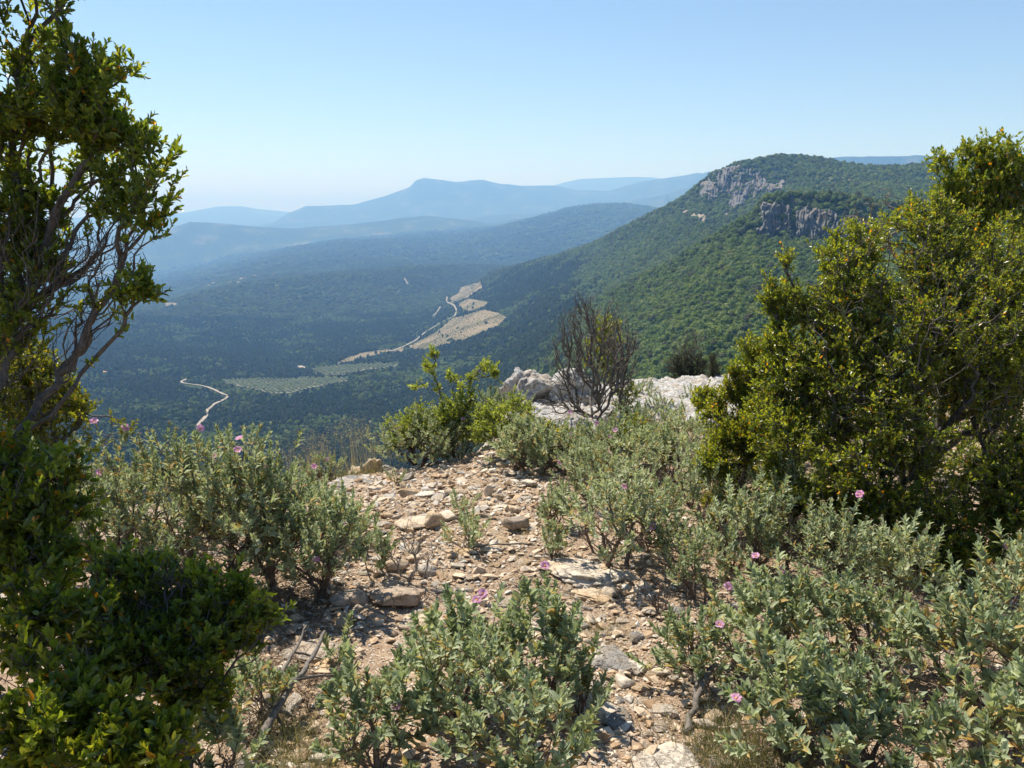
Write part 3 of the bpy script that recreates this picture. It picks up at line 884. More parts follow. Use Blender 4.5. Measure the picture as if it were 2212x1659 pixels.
# ------------------------------------------------------------------ houses far down in the valley
def house(u, v, w, dd, h, rz, label, group):
    p = rayhit([u], [v], 600)[0]
    root = empty('house', (p[0], p[1], float(tz(p[0], p[1])) + 1.0), rz)
    tag(root, label, 'house', group)
    def box(x0, x1, y0, y1, z0, z1):
        V = np.array([[x, y, z] for z in (z0, z1) for y in (y0, y1) for x in (x0, x1)], float)
        return V, np.array([[0, 2, 3, 1], [4, 5, 7, 6], [0, 1, 5, 4], [2, 6, 7, 3], [0, 4, 6, 2], [1, 3, 7, 5]])
    V, f = box(-w/2, w/2, -dd/2, dd/2, -3, h)
    mesh_np('wall', V, [f], M['wall'], root)
    e = 0.5
    V = np.array([[-w/2-e, -dd/2-e, h-0.15], [w/2+e, -dd/2-e, h-0.15], [w/2+e, 0, h+dd*0.24], [-w/2-e, 0, h+dd*0.24], [-w/2-e, dd/2+e, h-0.15], [w/2+e, dd/2+e, h-0.15],
                  [-w/2-e, -dd/2-e, h+0.1], [w/2+e, -dd/2-e, h+0.1], [w/2+e, 0, h+dd*0.24+0.25], [-w/2-e, 0, h+dd*0.24+0.25], [-w/2-e, dd/2+e, h+0.1], [w/2+e, dd/2+e, h+0.1]])
    f = np.array([[0,3,2,1],[3,4,5,2],[6,7,8,9],[9,8,11,10],[0,1,7,6],[5,4,10,11],[1,2,8,7],[2,5,11,8],[3,0,6,9],[4,3,9,10]])
    mesh_np('roof', V, [f], M['tiles'], root)
    for k in range(3):
        x = -w/2 + w * (k + 0.6) / 3.3
        V, f = box(x, x + 1.1, -dd/2 - 0.06, -dd/2 + 0.02, h - 2.3, h - 0.9)
        mesh_np('window', V, [f], M['glass'], root)
hv = [(550,598,16,10,5),(522,604.5,18,11,6),(516,612,14,9,5),(453,618,15,9,4),(471,619,16,10,5),(478,619.5,12,8,4),(441,622.5,14,8,4),(448,619,12,8,4),(462,613,18,8,4),(590,595,14,9,4),(535,605,14,9,4),(530,602,12,8,4),(498,612,12,8,4),(405,590,15,9,5)]
for i, (u, v, w, d, h) in enumerate(hv):
    house(u, v, w, d, h, 0.25 * math.sin(i * 2.1), 'tiny pale house of the hazy village under the second wooded ridge', 'far village houses in the haze')
house(194, 796, 13, 8, 4.5, 0.2, 'white farmhouse in the valley woods just right of the yellow-green oak', 'farmhouses in the valley woods')
house(228, 809, 11, 7, 4, -0.2, 'white farm building lower down, beside the small dirt opening in the woods', 'farmhouses in the valley woods')

# ------------------------------------------------------------------ haze
V = np.array([[x, y, z] for z in (-640, 900) for y in (-46000, 46000) for x in (-46000, 46000)], float)
f = np.array([[0, 2, 3, 1], [4, 5, 7, 6], [0, 1, 5, 4], [2, 6, 7, 3], [0, 4, 6, 2], [1, 3, 7, 5]])
hz = mesh_np('haze', V, [f])
m, nt, out = new_mat('haze')
pv = nt.nodes.new('ShaderNodeVolumePrincipled')
pv.inputs['Density'].default_value = HAZE_D
pv.inputs['Density Attribute'].default_value = ''
pv.inputs['Color'].default_value = (*HAZE_C, 1)
pv.inputs['Absorption Color'].default_value = (0.62, 0.60, 1.0, 1)
pv.inputs['Anisotropy'].default_value = 0.12
nt.links.new(pv.outputs[0], out.inputs['Volume'])
hz.data.materials.append(m)
tag(hz, kind='stuff')
# ------------------------------------------------------------------ plant growing
GA = 2.39996
def norm(a):
    return a / (np.linalg.norm(a, axis=-1, keepdims=True) + 1e-9)

class Plant:
    def __init__(s, base, seed=0, cap=60000):
        s.r = np.random.default_rng(seed)
        s.P = np.zeros((cap, 3)); s.D = np.zeros((cap, 3)); s.L = np.zeros(cap); s.par = np.full(cap, -1, int)
        s.n = 0
        for b in np.atleast_2d(base):
            s.P[s.n] = b; s.D[s.n] = (0, 0, 1); s.n += 1
        s.tips = []; s.bare = []
    def add(s, parent, pts):
        k = parent
        for p in pts:
            d = p - s.P[k]; l = np.linalg.norm(d) + 1e-9
            s.P[s.n] = p; s.D[s.n] = d / l; s.L[s.n] = s.L[k] + l; s.par[s.n] = k
            k = s.n; s.n += 1
        return k
    def limb(s, root, pts, seg=0.12, wob=0.02):
        pts = [s.P[root]] + [np.array(p, float) for p in pts]
        out = []
        for a, b in zip(pts[:-1], pts[1:]):
            m = max(2, int(np.linalg.norm(b - a) / seg))
            for i in range(1, m + 1): out.append(a + (b - a) * i / m + s.r.normal(0, wob, 3) * (i < m))
        return s.add(root, out)
    def reach(s, tips, alpha=0.4, seg=0.09, wob=0.012, bare=False, minlen=0.05, dirw=0.35):
        tips = np.asarray(tips)
        b = s.P[0]
        for t in tips[np.argsort(np.linalg.norm(tips - b, axis=1))]:
            n = s.n
            v = t - s.P[:n]
            d = np.sqrt((v * v).sum(1)) + 1e-6
            cs = (v * s.D[:n]).sum(1) / d
            cost = d * (1 + dirw * (1 - cs)) + alpha * s.L[:n]
            cost[d < minlen] += 1
            k = int(cost.argmin())
            dd = d[k]
            m = max(2, int(dd / seg))
            p0 = s.P[k]; p1 = p0 + s.D[k] * dd * 0.35 + s.r.normal(0, 0.04 * min(1, wob / 0.012), 3) * dd
            tt = (np.arange(1, m + 1) / m)[:, None]
            q = (1 - tt) ** 2 * p0 + 2 * tt * (1 - tt) * p1 + tt ** 2 * t
            q[:-1] += s.r.normal(0, wob, (m - 1, 3))
            e = s.add(k, q)
            (s.bare if bare else s.tips).append(e)
            if s.n > len(s.P) - 60: break
    def sprout(s, k=1, lo=0.035, hi=0.085, up=0.3):
        new = []
        for t in list(s.tips):
            a = s.par[t]
            for _ in range(k):
                if s.n > len(s.P) - 10: break
                n = a if s.r.random() < 0.6 or s.par[a] < 0 else s.par[a]
                d = s.D[t] * 0.7 + s.r.normal(0, 0.75, 3); d[2] += up; d /= np.linalg.norm(d)
                L = s.r.uniform(lo, hi)
                e = s.add(n, [s.P[n] + d * L * 0.5, s.P[n] + d * L + [0, 0, L * 0.08]])
                new.append(e)
        s.tips += new
    def mesh(s, name, mat, parent, rtip=0.0011, ex=2.3, rmax=0.09, k=4, rmin_draw=0.0):
        n = s.n; par = s.par[:n]
        a = np.zeros(n)
        kids = np.zeros(n, int)
        np.add.at(kids, par[par >= 0], 1)
        a[kids == 0] = rtip ** ex
        for i in range(n - 1, 0, -1):
            if par[i] >= 0: a[par[i]] += a[i] * 1.004
        r = np.minimum(a ** (1 / ex), rmax)
        s.rad = r
        i = np.nonzero((par >= 0) & (r >= rmin_draw))[0]; p = par[i]
        d = s.D[i]
        ref = np.where(np.abs(d[:, 2:3]) < 0.9, [[0, 0, 1.0]], [[1.0, 0, 0]])
        x = norm(np.cross(d, ref)); y = np.cross(d, x)
        r0 = np.minimum(r[p], r[i] * 1.12)
        Vs, Fs, off = [], [], 0
        for sel, kk in ((r[i] < 0.0025, 3), ((r[i] >= 0.0025) & (r[i] < 0.010), 4), (r[i] >= 0.010, 8)):
            if not sel.any(): continue
            q = np.nonzero(sel)[0]
            an = np.arange(kk) * 2 * math.pi / kk
            ring = x[q, None] * np.cos(an)[None, :, None] + y[q, None] * np.sin(an)[None, :, None]
            A = s.P[p[q], None] - d[q, None] * r0[q, None, None] * 0.3 + ring * r0[q, None, None]
            B = s.P[i[q], None] + ring * r[i[q], None, None]
            V = np.concatenate([A, B], 1).reshape(-1, 3)
            b0 = off + np.arange(len(q))[:, None] * 2 * kk
            j = np.arange(kk)[None, :]; j2 = (j + 1) % kk
            f = np.stack([b0 + j, b0 + j2, b0 + kk + j2, b0 + kk + j], -1).reshape(-1, 4)
            Vs.append(V); Fs.append(f); off += len(V)
        return mesh_np(name, np.concatenate(Vs) - (np.array(parent.location) if parent else 0), [np.concatenate(Fs)], mat, parent, smooth=True)

LEAVES_DRAWN = [0]
def leaves_mesh(name, pos, d, nrm, ln, wd, tint, mat, parent, hi=True, curl=0.12, fold=0.22, off=None, kind='stuff'):
    n = len(pos)
    LEAVES_DRAWN[0] += n * (8 if hi else 4)
    d = norm(d); side = norm(np.cross(d, nrm)); nn = np.cross(side, d)
    ln = ln[:, None]; wd = wd[:, None]
    cu = curl * ln
    def pt(s, w, up):
        return pos + d * ln * s + side * wd * w + nn * (up * wd - cu * s * s)
    if hi:
        vs = [pt(0, 0, 0), pt(.30, -.45, fold), pt(.30, 0, 0), pt(.30, .45, fold), pt(.74, -.38, fold), pt(.74, 0, 0), pt(.74, .38, fold), pt(1, 0, 0)]
        tri = [(0, 1, 2), (0, 2, 3), (4, 7, 5), (5, 7, 6)]; quad = [(1, 4, 5, 2), (2, 5, 6, 3)]
    else:
        vs = [pt(0, 0, 0), pt(.48, -.5, fold), pt(.5, 0, 0), pt(.48, .5, fold), pt(1, 0, 0)]
        tri = [(0, 1, 2), (0, 2, 3), (1, 4, 2), (2, 4, 3)]; quad = []
    k = len(vs)
    V = np.stack(vs, 1).reshape(-1, 3)
    if off is not None: V = V - off
    b = (np.arange(n) * k)[:, None, None]
    fl = [(b + np.array(tri)[None]).reshape(-1, 3)]
    if quad: fl.append((b + np.array(quad)[None]).reshape(-1, 4))
    o = mesh_np(name, V, fl, mat, parent, smooth=False, attrs={'tint': np.repeat(tint, k)})
    if kind: o['kind'] = kind
    return o

def tip_leaves(pl, idx, per, ln, wd, span, rr, lo=0.35, hi_=1.05, pairs=False, tintf=None, upb=0.3, old=0.0):
    """leaf arrays around the last stretch of each tip twig"""
    P0, D0 = [], []
    idx = np.asarray(idx)
    t = pl.P[idx]; D = pl.D[idx]
    n = len(idx)
    kk = np.arange(per)
    s = (kk[None] / per) ** 1.1 * span[:, None] * rr.uniform(0.9, 1.1, (n, per))
    pos = t[:, None] - D[:, None] * s[..., None]
    ref = np.where(np.abs(D[:, 2:3]) < 0.95, [[0, 0, 1.0]], [[1.0, 0, 0]])
    x = norm(np.cross(D, ref)); y = np.cross(D, x)
    if pairs:
        ang = (kk // 2)[None] * (math.pi / 2) + (kk % 2)[None] * math.pi + rr.uniform(0, 6.28, (n, 1)) + rr.normal(0, 0.25, (n, per))
    else:
        ang = kk[None] * GA + rr.uniform(0, 6.28, (n, 1)) + rr.normal(0, 0.3, (n, per))
    rad = x[:, None] * np.cos(ang)[..., None] + y[:, None] * np.sin(ang)[..., None]
    phi = lo + (hi_ - lo) * (s / (span[:, None] + 1e-9)) + rr.normal(0, 0.16, (n, per))
    d = D[:, None] * np.cos(phi)[..., None] + rad * np.sin(phi)[..., None]
    d[..., 2] += upb * np.sin(phi)
    nrm = norm(D[:, None] * np.sin(phi)[..., None] - rad * np.cos(phi)[..., None]) + rr.normal(0, 0.28, (n, per, 3))
    L = ln * rr.uniform(0.65, 1.2, (n, per)) * (0.75 + 0.35 * np.minimum(s / (span[:, None] * 0.4 + 1e-9), 1))
    Wd = L * wd * rr.uniform(0.85, 1.15, (n, per))
    base = rr.uniform(0, 1, (n, 1)) * 0.45 + rr.uniform(0, 1, (n, per)) * 0.55
    return pos.reshape(-1, 3), d.reshape(-1, 3), nrm.reshape(-1, 3), L.ravel(), Wd.ravel(), base.ravel(), (s / (span[:, None] + 1e-9)).ravel()

def blob_tips(blobs, n, rr, shell=2.4, gap=-0.36):
    """blobs: (u, v, d, radius in frame px[, squash z[, depth radius m]])"""
    bs = []
    for b in blobs:
        c = W(b[0], b[1], b[2]); r = b[3] / F * b[2]
        sq = b[4] if len(b) > 4 else 1.0
        dr = b[5] if len(b) > 5 else r
        bs.append((c, r, sq, dr))
    w = np.array([b[1] * b[1] * b[2] for b in bs]); w /= w.sum()
    k = rr.choice(len(bs), n, p=w)
    d = norm(rr.normal(size=(n, 3)))
    q = rr.uniform(0, 1, n) ** (1 / shell)
    c = np.array([b[0] for b in bs])[k]
    R_ = np.array([(b[1], b[3], b[1] * b[2]) for b in bs])[k]
    p = c + d * q[:, None] * R_
    g = vnoise(p[:, 0] * 5.5, p[:, 1] * 5.5, p[:, 2] * 5.5, 5)
    return p[g > gap]

def woody(name, base, blobs, ntips, label, cat, leaf, per, ln, wd, seed, group=None, limbs=(), alpha=0.45, hi=True, nbare=0, bare_blobs=None, rtip=0.0012, rmax=0.05,
          parts=('trunk', 'crown'), upb=0.3, tw=1.0, bark='bark', nbase=0, gap=-0.36, seg=0.09, tintshift=0.0, span=0.07, extra_tips=None, sprout=1, sl=(0.04, 0.10), wob=0.012, dirw=0.35):
    rr = np.random.default_rng(seed)
    base = np.array(base, float)
    root = empty(name, base)
    tag(root, label, cat, group)
    pl = Plant(np.vstack([base] + [base + np.append(rr.normal(0, 0.10, 2), 0) for _ in range(nbase)]), seed)
    if nbase: pl.D[:nbase + 1] = norm(np.column_stack([rr.normal(0, 0.6, (nbase + 1, 2)), np.ones(nbase + 1)]))
    for l in limbs: pl.limb(0, l)
    if nbare: pl.reach(blob_tips(bare_blobs or blobs, nbare, rr, shell=3.0), alpha, seg, wob, bare=True, dirw=dirw)
    if ntips:
        tp = blob_tips(blobs, ntips, rr, gap=gap)
        if extra_tips is not None: tp = np.vstack([tp, extra_tips])
        tp = tp[tp[:, 2] > near_z(tp[:, 0], tp[:, 1], False) + 0.05]
        pl.reach(tp, alpha, seg)
        if sprout: pl.sprout(sprout, *sl)
    pl.mesh(parts[0], M[bark], root, rtip=rtip, rmax=rmax)
    if ntips:
        a = tip_leaves(pl, pl.tips, per, ln, wd, rr.uniform(0.75, 1.2, len(pl.tips)) * span, rr, upb=upb)
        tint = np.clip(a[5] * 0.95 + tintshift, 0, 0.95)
        tint = np.where(rr.uniform(size=len(tint)) < 0.016, 0.985, tint)
        leaves_mesh(parts[1], a[0], a[1], a[2], a[3], a[4], tint, M[leaf], root, hi=hi, off=base)
    return root, pl

# ------------------------------------------------------------------ grey-leaved rock roses
BUSHES = []
def cistus(u, v, h, w, label, seed, shoots=110, per=16, ln=0.036, lean=(0, 0), hi=True, dense=1.0, dry=0.06, group='grey-leaved rock rose bushes', budp=0.45, xyz=None):
    rr = np.random.default_rng(seed)
    g = G(u, v) if xyz is None else np.array(xyz, float)
    g[2] -= 0.01
    root = empty('rock_rose_bush', g)
    tag(root, label, 'shrub', group)
    if v > 1300: w *= 0.88
    nb = rr.integers(3, 6)
    bases = [g] + [g + np.append(rr.normal(0, 0.035, 2), -0.01) for _ in range(nb)]
    pl = Plant(np.array(bases), seed, cap=12000)
    pl.D[:len(bases)] = norm(np.column_stack([rr.normal(0, 0.5, (len(bases), 2)), np.ones(len(bases))]))
    n = int(shoots * dense * (0.46 if v > 1300 else 0.66))
    ln = ln * rr.uniform(0.88, 1.14); per = 20
    tsh = rr.uniform(-0.22, 0.20)
    d = norm(rr.normal(size=(n, 3))); d[:, 2] = np.abs(d[:, 2]) * 1.0 - 0.18
    q = rr.uniform(0.25, 1, n) ** 0.55
    lob = 1 + 0.30 * vnoise(d[:, 0] * 2.2 + seed, d[:, 1] * 2.2, d[:, 2] * 2.2, seed)
    tips = g + np.array([0, 0, h * 0.36]) + d * q[:, None] * lob[:, None] * np.array([w / 2, w / 2, h * 0.60])
    tips[:, :2] += np.array(lean) * np.clip((tips[:, 2:3] - g[2]) / h, 0, 1.2)
    tips = tips[tips[:, 2] > near_z(tips[:, 0], tips[:, 1], False) + 0.06]
    pl.reach(tips, 0.22, 0.06, 0.006, minlen=0.06, dirw=0.5)
    nbare = int(n * 1.3)
    tb = g + (tips[rr.integers(0, len(tips), nbare)] - g) * rr.uniform(0.4, 0.75, (nbare, 1)) + rr.normal(0, 0.03, (nbare, 3))
    tb = tb[tb[:, 2] > near_z(tb[:, 0], tb[:, 1], False) + 0.02]
    pl.reach(tb, 0.2, 0.06, 0.006, bare=True)
    # shoots turn upward at the end
    idx = np.array(pl.tips)
    pl.D[idx] = norm(pl.D[idx] * 0.7 + [0, 0, 0.65] + 0.35 * norm(pl.P[idx] - g - [0, 0, h * 0.3]) + rr.normal(0, 0.15, (len(idx), 3)))
    # the shoot itself
    ends = []
    for i in idx:
        L = rr.uniform(0.035, 0.145) * (0.6 + 0.4 * min(h / 0.5, 1))
        e = pl.add(i, [pl.P[i] + pl.D[i] * L * 0.5, pl.P[i] + pl.D[i] * L + np.array([0, 0, 0.008])])
        ends.append(e)
    pl.tips = ends
    pl.mesh('woody_stem', M['cistus_bark'], root, rtip=0.0019, rmax=0.013 + 0.012 * h, ex=2.1)
    a = tip_leaves(pl, ends, per, ln, 0.45, rr.uniform(0.8, 1.2, len(ends)) * (0.085 + 0.05 * min(h, 0.8)), rr, lo=0.22, hi_=1.05, pairs=True, upb=0.30)
    age = a[6]
    tint = np.clip(a[5] * 0.86 - 0.02 + tsh + 0.10 * age, 0, 0.88)
    old = rr.uniform(size=len(tint)) < dry * (0.25 + 3.6 * age ** 2)
    tint = np.where(old, rr.uniform(0.90, 1.0, len(tint)), tint)
    leaves_mesh('foliage', a[0], a[1], a[2], a[3], a[4], tint, M['cistus_leaf'], root, hi=hi, curl=0.22, fold=0.30, off=g)
    # buds
    e = np.array(ends); e = e[rr.uniform(size=len(e)) < budp]
    if len(e):
        nbud = 3
        P_ = np.repeat(pl.P[e], nbud, 0) + rr.normal(0, 0.007, (len(e) * nbud, 3)) + [0, 0, 0.006]
        D_ = norm(np.repeat(pl.D[e], nbud, 0) + rr.normal(0, 0.35, (len(e) * nbud, 3)))
        ref = norm(rr.normal(size=P_.shape)); x = norm(np.cross(D_, ref)); y = np.cross(D_, x)
        L = rr.uniform(0.010, 0.017, len(P_))[:, None]; r_ = L * 0.36
        vs = [P_, P_ + D_ * L * .4 + x * r_, P_ + D_ * L * .4 + y * r_, P_ + D_ * L * .4 - x * r_, P_ + D_ * L * .4 - y * r_, P_ + D_ * L]
        V = np.stack(vs, 1).reshape(-1, 3) - g
        b = (np.arange(len(P_)) * 6)[:, None, None]
        tri = np.array([(0, 2, 1), (0, 3, 2), (0, 4, 3), (0, 1, 4), (5, 1, 2), (5, 2, 3), (5, 3, 4), (5, 4, 1)])
        ob = mesh_np('bud_clusters', V, [(b + tri[None]).reshape(-1, 3)], M['bud'], root, smooth=True, attrs={'tint': rr.uniform(0, 1, len(V))})
        ob['kind'] = 'stuff'
    BUSHES.append((root, g, pl.P[np.array(ends)].copy(), pl.D[np.array(ends)].copy()))
    return root

def petal_meshes(seed):
    r = np.random.default_rng(seed)
    V, Fq, Ft = [], [], []
    for k in range(5):
        a = k * 2 * math.pi / 5 + r.normal(0, 0.07)
        ca, sa = math.cos(a), math.sin(a)
        b = len(V)
        rows = [(0.003, 0.003, 0.0), (0.010, 0.0085, 0.005), (0.017, 0.0115, 0.008), (0.0225, 0.006, 0.006)]
        for (rad, hw, up) in rows:
            for s in (-1, 0, 1):
                x, y = rad, s * hw
                z = up + r.normal(0, 0.0028) + (0.003 if s else 0)
                V.append((ca * x - sa * y, sa * x + ca * y, z))
        for i in range(3):
            for j in range(2):
                q = b + i * 3 + j
                Fq.append((q, q + 1, q + 4, q + 3))
    return np.array(V), np.array(Fq)
def flower(u, v, size=1.0, yellow=False):
    """a bloom on the shoot of a bush that shows nearest to (u, v)"""
    best = None
    for bi, (root, g, tp, td) in enumerate(BUSHES):
        uu, vv = project(tp[:, 0], tp[:, 1], tp[:, 2])
        c = np.hypot(uu - u, vv - v) + 10 * (tp[:, 1] - g[1])
        k = int(c.argmin())
        if best is None or c[k] < best[0]: best = (c[k], bi, k)
    _, bi, k = best
    root, g, tp, td = BUSHES[bi]
    rr = np.random.default_rng(int(u * 7 + v))
    p = tp[k] + td[k] * 0.03
    want = W(u, v, p[1])
    dlt = want - p
    if np.linalg.norm(dlt) < 0.045: p = want          # small nudge along the shoot's tip
    n = norm(np.array([0, 0, 1.0]) * 0.8 + rr.normal(0, 0.35, 3) + norm(np.array([0, 0, EYE]) - p) * 0.7)
    x = norm(np.cross(n, [0.3, 0.2, 1])); y = np.cross(n, x)
    B = np.stack([x, y, n])
    V, f = petal_meshes(int(u + v))
    o = mesh_np('flower', (V * size) @ B + p - g, [f], M['yellow_petal' if yellow else 'petal'], root, smooth=True, attrs={'tint': rr.uniform(0, 1, len(V))})
    a = np.arange(8) * math.pi / 4
    c = np.vstack([[0, 0, 0.008], np.column_stack([np.cos(a) * 0.0055, np.sin(a) * 0.0055, np.full(8, 0.004)]), np.column_stack([np.cos(a) * 0.004, np.sin(a) * 0.004, np.full(8, -0.002)])])
    t3 = np.array([(0, 1 + i, 1 + (i + 1) % 8) for i in range(8)]); q4 = np.array([(1 + i, 9 + i, 9 + (i + 1) % 8, 1 + (i + 1) % 8) for i in range(8)])
    mesh_np('flower_centre', (c * size) @ B + p - g, [t3, q4], M['flower_centre'], o, smooth=True, attrs={'tint': rr.uniform(0, 1, len(c))})
    # stalk down to the shoot
    s0 = tp[k] - td[k] * 0.02 - g; s1 = p - g
    ring = np.array([x * 0.0012, (-x * .5 + y * .87) * 0.0012, (-x * .5 - y * .87) * 0.0012])
    V = np.vstack([s0 + ring, s1 + ring]); f = np.array([(0, 1, 4, 3), (1, 2, 5, 4), (2, 0, 3, 5)])
    mesh_np('flower_stalk', V, [f], M['cistus_bark'], o)

# ------------------------------------------------------------------ rocks
def rock_np(sx, sy, sz, seed, sub=3, planes=14, rough=0.05, flat=0.0):
    r = np.random.default_rng(seed)
    bm = bmesh.new()
    bmesh.ops.create_icosphere(bm, subdivisions=sub, radius=1.0)
    D = np.array([v.co[:] for v in bm.verts]); Fc = np.array([[v.index for v in f.verts] for f in bm.faces])
    bm.free()
    nn = norm(r.normal(size=(planes, 3)))
    nn = np.vstack([nn, [[0.08, 0.05, 1]], [[0, 0, -1]]]); nn = norm(nn)
    hh = r.uniform(0.55, 0.98, len(nn)); hh[-2] = 0.62 + 0.2 * r.uniform()
    dots = D @ nn.T
    rad = np.min(np.where(dots > 0.05, hh / np.maximum(dots, 0.05), 9), axis=1)
    rad = np.minimum(rad, 1.25)
    P_ = D * rad[:, None]
    if rough > 0.1:
        q = P_ * [1.0, 1.0, 1.6]
        P_ = P_ + D * (rough * (0.9 * (1 - 2 * np.abs(fbm(q[:, 0] * 2.2 + seed, q[:, 1] * 2.2, q[:, 2] * 2.2, seed=seed, oct=5))) - 0.6 + 0.5 * np.round(3 * vnoise(q[:, 0] * 1.3, q[:, 1] * 1.3, q[:, 2] * 2.2, seed + 4)) / 3))[:, None]
    P_ += D * (rough * (vnoise(P_[:, 0] * 2.5, P_[:, 1] * 2.5, P_[:, 2] * 2.5, seed) + 0.5 * vnoise(P_[:, 0] * 7, P_[:, 1] * 7, P_[:, 2] * 7, seed + 1)))[:, None]
    return P_ * [sx / 2, sy / 2, sz / 2], Fc

def rock(u, v, wpx, hpx, label, mat='rock_pale', seed=1, depth=0.8, rz=None, tilt=(0, 0), sub=3, bury=0.3, rough=0.05, cat='rock', name='rock', group=None, planes=14):
    g = G(u, v)
    k = math.hypot(g[1], EYE - g[2]) / F
    w = wpx * k; ang = math.atan2(EYE - g[2], math.hypot(g[0], g[1]))
    dpt = w * depth
    h = max((hpx * k - dpt * math.sin(ang)) / math.cos(ang), 0.30 * hpx * k, 0.03) / (1 - bury)
    V, f = rock_np(w, dpt, h, seed, sub, planes, rough)
    o = mesh_np(name, V, [f], M[mat], smooth=False)
    me = o.data
    az = math.atan2(g[0], g[1])
    g2 = g + np.array([math.sin(az), math.cos(az), 0]) * dpt * 0.35
    o.location = (g2[0], g2[1], float(near_z(g2[0], g2[1], False)) + h * (0.5 - bury))
    o.rotation_euler = (tilt[0], tilt[1], (-az if rz is None else rz))
    tag(o, label, cat, group)
    return o
